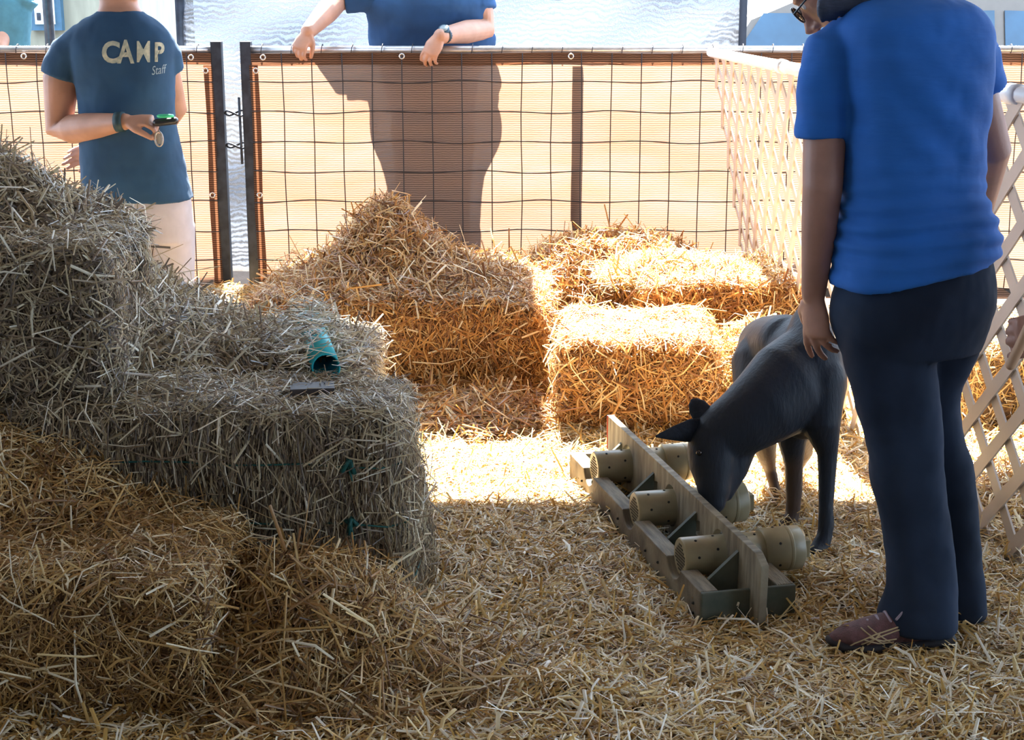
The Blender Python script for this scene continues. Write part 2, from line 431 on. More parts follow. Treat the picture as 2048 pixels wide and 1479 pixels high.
# ------------------------------------------------------------------ fence panels
FY = 7.1; FT = 1.235
STEEL = pm('dark_steel', (.045, .055, .075), 0.4, metal=.6, var=.3)
RAILW = pm('rail_steel', (.55, .56, .60), 0.35, metal=.7, var=.1)
WIRE = pm('wire_steel', (.05, .045, .05), 0.5, metal=.5)
CHROME = pm('grommet_metal', (.8, .8, .8), .25, metal=1)
def cloth_mat(name, dif, trl, hole, wf=0.62, line=31, spark=0.0, lo=.30, dist=1.6):
    m, nt, b = nm(name); N = nt.nodes; L = nt.links
    N.remove(b)
    tc = N.new('ShaderNodeTexCoord')
    wv = N.new('ShaderNodeTexWave'); wv.wave_type = 'BANDS'; wv.bands_direction = 'Z'; wv.inputs['Scale'].default_value = line
    wv.inputs['Distortion'].default_value = dist; wv.inputs['Detail'].default_value = 3; wv.inputs['Detail Scale'].default_value = 1.2
    L.new(tc.outputs['Object'], wv.inputs['Vector'])
    nz = N.new('ShaderNodeTexNoise'); nz.inputs['Scale'].default_value = 7; nz.inputs['Detail'].default_value = 6
    mp = N.new('ShaderNodeMapping'); mp.inputs['Scale'].default_value = (.5, 1, 2.2); L.new(tc.outputs['Object'], mp.inputs[0]); L.new(mp.outputs[0], nz.inputs['Vector'])
    def mixc(a, fac, c1, c2):
        q = N.new('ShaderNodeMix'); q.data_type = 'RGBA'; q.inputs[6].default_value = (*c1, 1); q.inputs[7].default_value = (*c2, 1); L.new(fac, q.inputs[0]); return q.outputs[2]
    rmp = N.new('ShaderNodeMapRange'); rmp.inputs[1].default_value = .35; rmp.inputs[2].default_value = .7; L.new(nz.outputs[0], rmp.inputs[0])
    d = mixc(None, rmp.outputs[0], dif, tuple(min(1, q * 1.25) for q in dif))
    t = mixc(None, rmp.outputs[0], trl, (min(1, trl[0]), trl[1] * .85, trl[2] * .72))
    wr = N.new('ShaderNodeMapRange'); wr.inputs[3].default_value = lo; wr.inputs[4].default_value = 1.0; L.new(wv.outputs[0], wr.inputs[0])
    v2 = N.new('ShaderNodeVectorMath'); v2.operation = 'SCALE'; L.new(d, v2.inputs[0]); L.new(wr.outputs[0], v2.inputs[3])
    vm = N.new('ShaderNodeVectorMath'); vm.operation = 'SCALE'; L.new(t, vm.inputs[0]); L.new(wr.outputs[0], vm.inputs[3])
    df = N.new('ShaderNodeBsdfDiffuse'); L.new(v2.outputs[0], df.inputs[0])
    tr = N.new('ShaderNodeBsdfTranslucent'); L.new(vm.outputs[0], tr.inputs[0])
    mx = N.new('ShaderNodeMixShader'); mx.inputs[0].default_value = wf; L.new(df.outputs[0], mx.inputs[1]); L.new(tr.outputs[0], mx.inputs[2])
    last = mx
    if spark:
        gl = N.new('ShaderNodeBsdfGlossy'); gl.inputs['Roughness'].default_value = .28; gl.inputs[0].default_value = (.9, .93, 1, 1)
        n3 = N.new('ShaderNodeTexNoise'); n3.inputs['Scale'].default_value = 120; n3.inputs['Detail'].default_value = 2; L.new(tc.outputs['Object'], n3.inputs['Vector'])
        bp = N.new('ShaderNodeBump'); bp.inputs['Strength'].default_value = 1; bp.inputs['Distance'].default_value = .02; L.new(n3.outputs[0], bp.inputs['Height'])
        ad = N.new('ShaderNodeMath'); ad.operation = 'MULTIPLY_ADD'; L.new(wv.outputs[0], ad.inputs[0]); ad.inputs[1].default_value = .5; L.new(n3.outputs[0], ad.inputs[2]); L.new(ad.outputs[0], bp.inputs['Height'])
        L.new(bp.outputs[0], gl.inputs['Normal'])
        m2 = N.new('ShaderNodeMixShader'); m2.inputs[0].default_value = spark; L.new(last.outputs[0], m2.inputs[1]); L.new(gl.outputs[0], m2.inputs[2]); last = m2
    tp = N.new('ShaderNodeBsdfTransparent')
    hm = N.new('ShaderNodeMixShader'); hr = N.new('ShaderNodeMapRange'); hr.inputs[1].default_value = .8; hr.inputs[2].default_value = .2; hr.inputs[3].default_value = 0; hr.inputs[4].default_value = hole * 2
    L.new(wv.outputs[0], hr.inputs[0]); L.new(hr.outputs[0], hm.inputs[0]); L.new(last.outputs[0], hm.inputs[1]); L.new(tp.outputs[0], hm.inputs[2])
    L.new(hm.outputs[0], N['Material Output'].inputs[0])
    return m
CLOTH = cloth_mat('tan_shade_cloth', (.42, .30, .25), (.28, .175, .125), .03, wf=.5, lo=.42)
HEM = cloth_mat('tan_cloth_hem', (.20, .12, .085), (.20, .09, .05), .0, wf=.35)
SILVER = cloth_mat('silver_shade_mesh', (.095, .12, .165), (.10, .125, .17), .07, wf=.5, line=11, spark=.16, lo=.12, dist=9)

def sheet(x0, x1, z0, z1, y, fn, nx, nz, th=.002):
    bm = bmesh.new(); g = {}
    for i in range(nx + 1):
        for j in range(nz + 1):
            x = x0 + (x1 - x0) * i / nx; z = z0 + (z1 - z0) * j / nz
            dx, dy, dz = fn(x, z)
            g[i, j] = bm.verts.new((x + dx, y + dy, z + dz))
    for i in range(nx):
        for j in range(nz): bm.faces.new((g[i, j], g[i + 1, j], g[i + 1, j + 1], g[i, j + 1]))
    return bm
def panel(x0, x1, label, midposts=(), shift=0.0):
    root = empty('fence_panel', (x0, FY, 0), label, 'fence panel', 'shade cloth fence panels')
    bm = bmesh.new()
    for x in (x0 + .027, x1 - .027): bx(bm, x - .025, x + .025, FY - .025, FY + .025, 0, FT + .022, bevel=.004)
    bx(bm, x0 + .05, x1 - .05, FY - .02, FY + .02, .06, .10)
    for x in midposts: bx(bm, x - .024, x + .024, FY + .006, FY + .05, .10, FT - .05)
    obj('frame', bm, STEEL, root, smooth=False)
    bm = bmesh.new(); tube(bm, [(x0 + .05, FY, FT - .016), (x1 - .05, FY, FT - .016)], [.018, .018], seg=14, flat=True)
    obj('top_rail', bm, RAILW, root)
    # wire grid
    bm = bmesh.new(); stp = .1385
    k0 = math.ceil((x0 + .06 - shift) / stp)
    x = shift + k0 * stp
    while x < x1 - .06:
        a = R.uniform(-.004, .004)
        tube(bm, [(x + a * math.sin(q * 1.3 + x * 9), FY - .032 - .003 * math.sin(q * 2), .1 + (FT - .13) * q / 8) for q in range(9)], [.0026] * 9, seg=6, flat=True)
        x += stp
    z = .105
    while z < FT - .07:
        m = int((x1 - x0) / .045); ph = R.uniform(0, 6)
        amp = .007
        tube(bm, [(x0 + .04 + (x1 - x0 - .08) * q / m, FY - .037 - .002 * math.sin(q), z + amp * math.sin(q * .52 + ph) * (0.4 + .6 * math.sin(q * .11 + ph) ** 2)) for q in range(m + 1)], [.0028] * (m + 1), side=(0, 0, 1), seg=6, flat=True)
        z += stp
    obj('wire_grid', bm, WIRE, root)
    fn = lambda x, z: (0, .010 * math.sin(x * 5 + z * 3) + .006 * math.sin(z * 14 + x * 2) - .004, 0)
    nx = int((x1 - x0) / .06)
    c = obj('shade_cloth', sheet(x0 + .065, x1 - .065, .05, FT - .075, FY - .010, fn, nx, 24), CLOTH, root)
    bm = sheet(x0 + .05, x1 - .05, FT - .085, FT - .03, FY - .026, lambda x, z: (0, .002 * math.sin(x * 20), .003 * math.sin(x * 7)), nx, 2)
    for (a, b) in ((x0 + .045, x0 + .085), (x1 - .085, x1 - .045)):
        b2 = sheet(a, b, .05, FT - .085, FY - .028, lambda x, z: (.003 * math.sin(z * 9), 0, 0), 2, 20)
        me = bpy.data.meshes.new('t'); b2.to_mesh(me); b2.free(); bm.from_mesh(me); bpy.data.meshes.remove(me)
    obj('hem', bm, HEM, root)
    spots = [(x0 + .075, FT - .11), (x1 - .075, FT - .11), (x0 + .07, .55), (x1 - .07, .55), (x0 + .11, FT - .05), (x1 - .14, FT - .05)]
    q = x0 + .75
    while q < x1 - .3: spots.append((q, FT - .045)); q += .78
    for (gx_, gz) in spots:
        bm = bmesh.new(); pts = [(gx_ + .011 * math.cos(a), FY - .040, gz + .011 * math.sin(a)) for a in np.linspace(0, 2 * math.pi, 17)]
        tube(bm, pts, [.0035] * 17, side=(0, 1, 0), seg=8); obj('grommet', bm, CHROME, root)
    # ties round the top rail
    for k in range(int((x1 - x0) / .139)):
        xx = x0 + .1 + k * .139
        bm = bmesh.new(); pts = [(xx + .004 * math.sin(a), FY + .024 * math.cos(a), FT - .016 + .026 * math.sin(a)) for a in np.linspace(0, 2 * math.pi, 13)]
        tube(bm, pts, [.002] * 13, side=(1, 0, 0), seg=5); obj('cable_tie', bm, WIRE, root)
    return root
XL = atY(454, 300, FY).x; XR = atY(489, 300, FY).x
panel(XL - 2.44, XL - 0.0, 'tan cloth fence panel left of the gate gap, behind the person in the printed shirt', shift=.02)
panel(XR, 1.75, 'long tan cloth fence panel behind the man leaning with both arms', midposts=(atY(1152, 300, FY).x,), shift=.045)
panel(1.79, 3.4, 'tan cloth fence panel at far right behind the white lattice', shift=0)
# latch in the gap
lt = empty('gate_latch', ((XL + XR) / 2, FY, .7), 'dark steel rod latch joining the two fence panels at the gap', 'latch')
bm = bmesh.new(); xm = XL + .052
tube(bm, [(xm + .018, FY - .02, 1.0), (xm + .02, FY - .03, .93), (xm + .022, FY - .03, .70)], [.006, .006, .006], seg=8)
obj('bolt', bm, STEEL, lt)
for zz in (.93, .78):
    bm = bmesh.new(); pts = [(xm - .005 + .045 * math.cos(a), FY - .01 + .03 * math.sin(a), zz + .012 * math.sin(a * 2)) for a in np.linspace(0, 2 * math.pi, 17)]
    tube(bm, pts, [.005] * 17, side=(0, 0, 1), seg=8); obj('hoop', bm, STEEL, lt)

# silver mesh screen beyond the fence
def sfn(x, z):
    return (0, .05 * math.sin(x * 2.2 + z * 7) + .025 * math.sin(x * 7 - z * 11), .05 * math.sin(x * 1.7))
mx0 = atY(372, 50, 8.3).x; mx1 = atY(1482, 50, 8.3).x
sroot = empty('shade_screen', (mx0, 8.3, 0), 'wrinkled silver mesh screen hanging in the yard behind the fence', 'mesh screen')
obj('mesh', sheet(mx0, mx1, .02, 1.50, 8.3, sfn, 110, 44), SILVER, sroot)
bm = bmesh.new(); bx(bm, mx1 - .015, mx1 + .025, 8.26, 8.30, 0, 1.62); obj('edge_hem', bm, pm('black_webbing', (.02, .025, .04), .7), sroot)
bm = bmesh.new(); bx(bm, mx0 - .05, mx1 + .05, 8.28, 8.32, 1.55, 1.59); obj('top_bar', bm, STEEL, sroot)
bm = bmesh.new(); bx(bm, mx0 - .05, mx0, 8.28, 8.33, -.03, 1.6); obj('post', bm, STEEL, sroot)
px = atY(98, 50, 8.55).x
bm = bmesh.new(); tube(bm, [(px, 8.55, -.03), (px, 8.55, 3.3)], [.028, .028], seg=16, flat=True); o = obj('yard_pole', bm, STEEL)
tag(o, 'dark steel pole behind the fence at the left, beside the tan building', 'pole')

# building and door behind, left
bl = empty('shed', (-6, 12.5, 0), 'cream shed wall with a blue framed door behind the left fence', 'building')
bm = bmesh.new(); bx(bm, -9.5, -3.2, 12.5, 15.5, -.03, 3.0)
obj('wall', bm, pm('cream_siding', (.27, .26, .20), .8, stretch=(1, 1, .2), scale=12), bl, smooth=False)
bm = bmesh.new(); bx(bm, -9.8, -2.9, 12.1, 15.8, 3.0, 3.15); obj('roof', bm, pm('shed_roof', (.3, .3, .32), .6), bl, smooth=False)
dx0 = atY(60, 20, 12.45).x; dx1 = atY(99, 20, 12.45).x
bm = bmesh.new(); bx(bm, dx0, dx1 + .1, 12.42, 12.5, 1.22, 2.1); fr = obj('window_frame', bm, pm('blue_trim', (.04, .11, .18), .5), bl, smooth=False)
bm = bmesh.new(); bx(bm, dx0 + .05, dx1 + .05, 12.40, 12.42, 1.27, 2.05); obj('blind', bm, pm('white_blind', (.85, .88, .92), .5), fr, smooth=False)
bm = bmesh.new(); bx(bm, dx0 + .07, dx0 + .10, 12.385, 12.40, 1.30, 1.36); obj('latch', bm, STEEL, fr, smooth=False)
bm = bmesh.new(); bx(bm, dx0 - .35, dx0 - .12, 12.44, 12.5, 1.43, 1.9); obj('shutter', bm, pm('blue_trim2', (.08, .14, .18), .5), bl, smooth=False)

# parked car behind, right
car = empty('parked_car', (3.75, 12.6, 0), 'tan parked car with blue tinted windows beyond the right fence', 'car')
prof = [(-2.3, .35), (-2.3, .75), (-2.15, 1.08), (-1.95, 1.36), (-1.6, 1.50), (.2, 1.52), (.75, 1.42), (1.25, 1.08), (2.1, .95), (2.35, .75), (2.35, .35)]
bm = bmesh.new(); nseg = 9; rings = []
for j in range(nseg):
    t = -1 + 2 * j / (nseg - 1); hw = .88
    rg = []
    for (x, z) in prof:
        tuck = max(0, z - 1.0) * .30
        k = math.copysign(abs(t) ** .8, t)
        crown = -(abs(t) ** 4) * .05 * (1 if z > .9 else 0)
        rg.append(bm.verts.new((x * (1 - .02 * abs(t) ** 4) + 3.75, 12.6 + k * (hw - tuck), z + crown)))
    rings.append(rg)
for j in range(nseg - 1):
    for k in range(len(prof)):
        k2 = (k + 1) % len(prof); bm.faces.new((rings[j][k], rings[j][k2], rings[j + 1][k2], rings[j + 1][k]))
bm.faces.new(rings[0]); bm.faces.new(list(reversed(rings[-1])))
bmesh.ops.recalc_face_normals(bm, faces=bm.faces)
body = obj('body', bm, pm('tan_car_paint', (.12, .10, .085), .25, metal=.3, var=.03), car, smooth=False)
GLASSB = pm('tinted_glass', (.02, .065, .12), .08, var=.2, scale=3)
def win(xs, zt, zb, nm_='side_window'):
    bm = bmesh.new(); y = lambda z: 12.6 - (.88 - max(0, z - 1.0) * .30) - .006
    a = [bm.verts.new((3.75 + x, y(z), z)) for x, z in xs]; bm.faces.new(a)
    r = bmesh.ops.extrude_face_region(bm, geom=bm.faces[:]); 
    for v in [g for g in r['geom'] if isinstance(g, bmesh.types.BMVert)]: v.co.y += .012
    bmesh.ops.recalc_face_normals(bm, faces=bm.faces)
    return obj(nm_, bm, GLASSB, car, smooth=False)
win([(-2.02, 1.08), (-1.05, 1.06), (-1.05, 1.36), (-1.82, 1.36)], 0, 0)
win([(-.98, 1.06), (-.05, 1.05), (-.05, 1.38), (-.98, 1.37)], 0, 0)
win([(.03, 1.05), (1.12, 1.08), (.72, 1.36), (.03, 1.38)], 0, 0)
hr = atY(1565, 65, 11.9)
bm = bmesh.new(); bx(bm, 3.75 - 1.72, 3.75 - 1.32, 11.795, 11.80, 1.13, 1.25, bevel=.002); obj('window_sticker', bm, pm('pale_sticker', (.16, .26, .34), .4), car, smooth=False)
for x in (-1.5, 1.45):
    for s_ in (-1, 1):
        bm = bmesh.new(); y = 12.6 + s_ * .8
        tube(bm, [(3.75 + x, y - .11, .32), (3.75 + x, y - .1, .32), (3.75 + x, y + .1, .32), (3.75 + x, y + .11, .32)], [.28, .34, .34, .28], side=(1, 0, 0), seg=28, flat=True)
        wh = obj('wheel', bm, pm('tyre', (.03, .03, .03), .8), car)
        bm = bmesh.new(); tube(bm, [(3.75 + x, y - .12, .32), (3.75 + x, y + .12, .32)], [.19, .19], side=(1, 0, 0), seg=20, flat=True); obj('hub_cap', bm, CHROME, wh)
bm = bmesh.new(); tube(bm, [(2.7, 12.0, 1.53), (2.8, 12.0, 1.58), (4.4, 12.0, 1.58), (4.5, 12.0, 1.53)], [.02] * 4, seg=8); obj('roof_rack', bm, RAILW, car)

# ------------------------------------------------------------------ white lattice panels
LATM = pm('white_lattice_vinyl', (.56, .48, .42), .45, var=.08, scale=6)
LAT_EDGE = pm('white_cap_rail', (.80, .84, .92), .3, var=.04)
def lattice(A, B, Ta, Tb, label, gap=.130, sw=.038):
    """A,B bottom corners; Ta,Tb top corners (far, near)"""
    A, B, Ta, Tb = map(Vector, (A, B, Ta, Tb))
    root = empty('lattice_panel', A, label, 'lattice panel')
    L_ = (B - A).length; Hh = (Ta - A).length
    def P(u, v): return (A * (1 - u / L_) + B * (u / L_)) * (1 - v / Hh) + (Ta * (1 - u / L_) + Tb * (u / L_)) * (v / Hh)
    nrm = (B - A).cross(Ta - A).normalized()
    for layer, sg in ((0, 1), (1, -1)):
        bm = bmesh.new(); slope = 1.0; step = gap * math.sqrt(2)
        k = -Hh if sg > 0 else 0
        k = -Hh
        while k < L_ + Hh:
            # centre line u = k + v (sg>0) or u = k - v + Hh... clipped to the panel
            def U(v): return k + v if sg > 0 else k + (Hh - v)
            vs = [v for v in np.linspace(0, Hh, 61) if 0.005 <= U(v) <= L_ - .005]
            if len(vs) > 2:
                v0, v1 = vs[0], vs[-1]; hwid = sw / 2 * math.sqrt(2)
                pr_ = []
                off0 = nrm * (.0035 if layer == 0 else -.0035)
                for v in np.linspace(v0, v1, 5):
                    for du in (-hwid, hwid):
                        uu = min(max(U(v) + du, 0), L_)
                        p = P(uu, v)
                        for dn in (-.003, .003): pr_.append(bm.verts.new(p + off0 + nrm * dn))
                for i in range(4):
                    a = pr_[i * 4:(i + 1) * 4]; b = pr_[(i + 1) * 4:(i + 2) * 4]
                    for (m, n2) in ((0, 1), (1, 3), (3, 2), (2, 0)): bm.faces.new((a[m], a[n2], b[n2], b[m]))
                bm.faces.new((pr_[0], pr_[2], pr_[3], pr_[1])); bm.faces.new((pr_[-4], pr_[-3], pr_[-1], pr_[-2]))
            k += step
        bmesh.ops.recalc_face_normals(bm, faces=bm.faces)
        obj('slats', bm, LATM, root, smooth=False)
    bm = bmesh.new()
    tube(bm, [P(0, Hh), P(L_ * .5, Hh), P(L_, Hh)], [(.022, .020)] * 3, side=(0, 0, 1), seg=10, flat=True)
    cap = obj('cap_rail', bm, LAT_EDGE, root)
    bm = bmesh.new(); c = P(L_ * .62, Hh)
    tube(bm, [c - (Tb - Ta).normalized() * .03, c + (Tb - Ta).normalized() * .03], [(.027, .025)] * 2, side=(0, 0, 1), seg=12, flat=True)
    obj('rail_joiner', bm, LAT_EDGE, cap)
    return root
L1A = Vector((1.13, 7.0, 0)); L1B = Vector((1.165, 4.62, 0)); L1Ta = Vector((atY(1422, 96, 7.0).x, 7.0, 1.21)); L1Tb = Vector((1.02, 4.62, 1.20))
lattice(L1A, L1B, L1Ta, L1Tb, 'white lattice panel leaning along the bales from the far fence toward the dog')
lattice((1.17, 4.55, 0), (1.345, 3.46, 0), (1.17, 4.55, 1.20), (1.345, 3.46, 1.20), 'white lattice panel at right edge beside the woman in the blue shirt')

# ------------------------------------------------------------------ straw bales
gs = 'straw bales stacked at the left'; gr = 'straw bales along the far fence'
a = math.radians(-4)
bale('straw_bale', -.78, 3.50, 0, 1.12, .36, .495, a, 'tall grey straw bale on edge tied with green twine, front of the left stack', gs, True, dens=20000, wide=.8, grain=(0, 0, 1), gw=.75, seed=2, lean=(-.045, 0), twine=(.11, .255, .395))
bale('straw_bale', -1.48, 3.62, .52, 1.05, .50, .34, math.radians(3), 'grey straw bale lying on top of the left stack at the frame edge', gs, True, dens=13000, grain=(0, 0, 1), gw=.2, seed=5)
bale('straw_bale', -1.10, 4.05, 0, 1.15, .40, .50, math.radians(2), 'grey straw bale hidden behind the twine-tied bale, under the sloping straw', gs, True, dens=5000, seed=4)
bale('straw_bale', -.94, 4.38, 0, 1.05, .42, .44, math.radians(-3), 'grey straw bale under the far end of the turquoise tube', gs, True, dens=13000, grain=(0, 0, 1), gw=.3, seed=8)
bale('straw_bale', -1.08, 3.02, 0, .92, .40, .29, math.radians(-2), 'low brown straw bale in the bottom left corner', gs, False, dens=16000, grain=(0, 0, 1), gw=.2, seed=9, wide=.85, warm=True, mats=[BCORE, BRN])
bale('straw_bale', -.42, 5.66, 0, 1.06, .56, .345, math.radians(-2), 'wide orange straw bale under the pointed straw heap', gr, False, dens=12000, grain=(0, 0, 1), gw=.25, seed=12, wide=1.15, warm=True)
bale('straw_bale', .445, 5.20, 0, .52, .56, .30, math.radians(-4), 'sunlit golden straw bale facing end-on beside the pointed feeder board', gr, False, dens=12000, grain=(0, 0, 1), gw=.1, seed=15, fluff=1.6, wide=1.15, warm=True)
bale('straw_bale', .80, 5.95, 0, .60, .62, .37, math.radians(3), 'sunlit straw bale against the lattice, behind the end-on bale', gr, False, dens=11000, seed=18, fluff=1.8, wide=1.2, warm=True)
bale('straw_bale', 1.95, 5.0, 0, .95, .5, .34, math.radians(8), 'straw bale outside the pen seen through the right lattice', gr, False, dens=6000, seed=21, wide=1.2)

# ------------------------------------------------------------------ straw heaps
heap('straw_heap', -1.05, .20, 5.42, 6.5, lambda X, Y: .33 + bump2(X, Y, -.50, 5.98, .17, .24, .225) + bump2(X, Y, -.42, 5.85, .42, .30, .10, 2) - .06 * (np.abs((X + .42) / .55) ** 6) + rough2(X, Y, .010, 1),
     'pointed brown straw heap piled on the wide orange bale', cmats=[CORE_CLOTHLIT, CLOTHLIT], floor=.28, dens=11000, lift=.5, off=.035, length=(.05, .13), width=(.003, .0058))
heap('straw_heap', -.10, 1.08, 6.1, 6.95, lambda X, Y: .12 + bump2(X, Y, .45, 6.5, .50, .32, .30, 3) - .1 * ((X - .45) / .6) ** 4 + rough2(X, Y, .012, 4),
     'long low brown straw heap at the foot of the fence beneath the middle post', dens=9000, cmats=[CORE_CLOTHLIT, CLOTHLIT], floor=-.05, lift=.45, off=.03, length=(.05, .12), width=(.003, .006))
heap('straw_heap', .35, 1.05, 5.65, 6.25, lambda X, Y: .34 + bump2(X, Y, .62, 5.95, .22, .16, .07) + bump2(X, Y, .95, 5.9, .15, .16, .03) + rough2(X, Y, .01, 7),
     'glaring sunlit loose straw on the bale against the lattice', floor=.345, dens=8000, lift=.6, off=.04, length=(.04, .11), width=(.003, .0055))
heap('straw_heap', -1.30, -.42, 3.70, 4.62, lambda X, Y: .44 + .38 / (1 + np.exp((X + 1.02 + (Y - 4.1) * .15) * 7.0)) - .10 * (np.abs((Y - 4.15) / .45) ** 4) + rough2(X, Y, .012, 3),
     'grey sloping straw heap running down from the top bale to the turquoise tube', bluelit=True, floor=.43, dens=16000, lift=.4, off=.035, length=(.04, .12))
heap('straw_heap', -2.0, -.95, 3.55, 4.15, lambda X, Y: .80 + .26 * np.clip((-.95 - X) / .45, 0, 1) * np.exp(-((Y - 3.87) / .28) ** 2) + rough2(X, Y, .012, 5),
     'grey straw heap topping the left stack at the frame edge', bluelit=True, floor=.82, dens=14000, lift=.4, off=.035, length=(.04, .12))
heap('straw_heap', -1.55, -.60, 2.98, 3.33, lambda X, Y: .25 + .21 * np.clip((-.72 - X) / .45, 0, 1) * np.clip((Y - 3.0) / .25, 0, 1) + rough2(X, Y, .012, 9),
     'reddish straw heap on the low corner bale against the stack', cmats=[BCORE, BRN], floor=.25, dens=16000, lift=.35, off=.03, length=(.05, .13), width=(.002, .0042))
heap('straw_heap', -.72, .05, 2.60, 3.30, lambda X, Y: -.01 + bump2(X, Y, -.46, 3.06, .22, .20, .22, 2.6) + bump2(X, Y, -.28, 2.92, .26, .22, .06) + rough2(X, Y, .01, 11),
     'golden straw heap spilling down beside the low corner bale', cmats=[BCORE, BRN], floor=0.0, dens=18000, lift=.38, off=.03, length=(.05, .14), width=(.002, .0045), pale=-.02)
heap('straw_heap', -.42, .14, 4.75, 5.42, lambda X, Y: bump2(X, Y, -.12, 5.15, .25, .26, .06, 2.6) + rough2(X, Y, .008, 13),
     'orange straw drift on the floor in front of the wide orange bale', cmats=[CORE_CLOTHLIT, CLOTHLIT], floor=0.005, dens=12000, lift=.3, off=.03, length=(.05, .13), width=(.003, .006))
heap('straw_heap', 1.3, 2.6, 3.6, 4.9, lambda X, Y: bump2(X, Y, 1.9, 4.3, .55, .5, .14, 2.6) + rough2(X, Y, .01, 15),
     'brown straw drift outside the pen behind the right lattice', floor=0.005, dens=6000, lift=.3, off=.03)
heap('straw_heap', .66, 1.14, 4.95, 5.66, lambda X, Y: bump2(X, Y, .93, 5.35, .2, .3, .26, 3) + rough2(X, Y, .01, 16),
     'golden straw drift between the end-on bale and the lattice', floor=0.005, dens=11000, lift=.4, off=.03, length=(.05, .12), width=(.003, .006))

# ------------------------------------------------------------------ turquoise tube and dark board on the stack
TEAL = pm('turquoise_plastic', (.01, .50, .62), .4, var=.05)
t0 = atz(652, 735, .545); t1 = atz(622, 655, .515)
bm = bmesh.new(); d = (t1 - t0).normalized(); t1 = t0 + d * .72
t1.z = .52
rings = tube(bm, [t0, t1], [.036, .036], seg=28, cap=False)
r2 = tube(bm, [t0, t1], [.032, .032], seg=28, cap=False)
for k in range(28):
    bm.faces.new((rings[0][k], r2[0][k], r2[0][(k + 1) % 28], rings[0][(k + 1) % 28])); bm.faces.new((rings[1][k], rings[1][(k + 1) % 28], r2[1][(k + 1) % 28], r2[1][k]))
bmesh.ops.recalc_face_normals(bm, faces=bm.faces)
o = obj('plastic_tube', bm, TEAL); tag(o, 'turquoise plastic tube lying half buried in straw on the left stack', 'tube')
bd = atz(622, 764, .542)
bm = bmesh.new(); M = Matrix.Translation(bd) @ Matrix.Rotation(math.radians(8), 4, 'Z')
bx(bm, -.05, .055, -.04, .03, -.022, -.006, M, bevel=.002)
o = obj('wooden_board', bm, pm('dark_board', (.07, .06, .065), .6, stretch=(1, 8, 1), scale=10), smooth=False); tag(o, 'small dark board lying in the straw in front of the turquoise tube', 'board')
bm = bmesh.new()  # straw strewn over the tube and board
n = 620; u = NR.uniform(0, 1, n)
P = np.array(t0)[None] * (1 - u[:, None]) + np.array(t1)[None] * u[:, None]
P += np.stack([NR.uniform(-.09, .09, n), NR.uniform(-.03, .03, n), NR.uniform(.0, .02, n)], -1)
band = ((u > .42) & (u < .56)) | ((np.abs(P[:, 0] - np.array(t0)[0]) > .045))
P[:, 2] += np.where(np.abs(P[:, 0] - (t0.x * (1 - u) + t1.x * u)) < .045, .035, 0)
P = P[band]; Nn = np.tile([0, 0, 1.0], (len(P), 1))
v, f, r = strand_set(P, Nn, length=(.05, .11), lift=.2, off=.02, pale=.1)
o = link('strewn_straw', np_mesh('strewn_straw', v, f, [BLUELIT], None, r)); tag(o, 'pale straw strewn across the middle of the turquoise tube', 'straw', None, 'stuff')

# ------------------------------------------------------------------ tube rack (long wooden stand with three capped pipes)
WOOD = pm('weathered_wood', (.10, .08, .06), .75, col2=(.27, .235, .17), stretch=(1, 6, 1), scale=9, bump=.4, bscale=40)
WOODT = pm('worn_board', (.15, .125, .09), .7, col2=(.36, .32, .235), stretch=(6, 1, 1), scale=7, bump=.3, bscale=40)
REDW = pm('red_painted_edge', (.62, .10, .05), .6)
PVC = pm('beige_pipe', (.28, .24, .15), .38, col2=(.44, .39, .25), scale=8)
DARK = pm('black_hole', (.02, .02, .02), .9)
GREEN = pm('dark_green_board', (.05, .065, .05), .7, col2=(.12, .12, .09), scale=10)
nearL = atz(1398, 1258); farL = atz(1142, 968); ax_ = (farL - nearL); RL = ax_.length; ax_.normalize()
ang = math.atan2(ax_.y, ax_.x)          # local x runs from the near end to the far end; local -y is the right-hand side
rack = empty('pipe_rack', nearL, 'long weathered wooden rack holding three beige pipes under the dog nose', 'rack', None, ang)
RW = .235; BH = .094
def rk(name, bm, m, parent=rack, smooth=False):
    return obj(name, bm, m, parent, local=True, smooth=smooth)
pos = [.19, .555, .94]
def cyl_cut(x, y0, y1, z, r):
    bm = bmesh.new(); tube(bm, [(x, y0, z), (x, y1, z)], [r, r], side=(1, 0, 0), seg=28, flat=True)
    bmesh.ops.recalc_face_normals(bm, faces=bm.faces)
    o = obj('cutter', bm, WOOD, None); o.matrix_world = rack.matrix_world; o.location = nearL; o.rotation_euler = (0, 0, ang); return o
for nm_, y0, y1 in (('side_beam', -.045, 0), ('side_beam', -RW, -RW + .045)):
    bm = bmesh.new(); bx(bm, 0, RL, y0, y1, .0, BH)
    sb = rk(nm_, bm, WOOD)
    cut(sb, [cyl_cut(p, y0 - .05, y1 + .05, .110, .053) for p in pos])
    bevelled(sb)
bm = bmesh.new(); bx(bm, -.012, .0, -RW, 0, 0, BH); bevelled(rk('end_board', bm, GREEN))
bm = bmesh.new(); bx(bm, RL, RL + .02, -RW, 0, 0, BH); bevelled(rk('end_board', bm, WOOD))
bm = bmesh.new(); bx(bm, .0, RL, -RW + .045, -.045, .004, .02); rk('floor_board', bm, GREEN)
yc = -RW * .55
prof2 = [(-.065, .03), (-.045, .008), (.05, .03), (RL - .02, .03), (RL + .015, .10), (RL + .015, .205), (-.03, .192), (-.07, .172)]
bm = bmesh.new(); vs = [bm.verts.new((x, yc - .010, z)) for x, z in prof2]; f = bm.faces.new(vs)
r_ = bmesh.ops.extrude_face_region(bm, geom=[f])
for v in [g for g in r_['geom'] if isinstance(g, bmesh.types.BMVert)]: v.co.y += .020
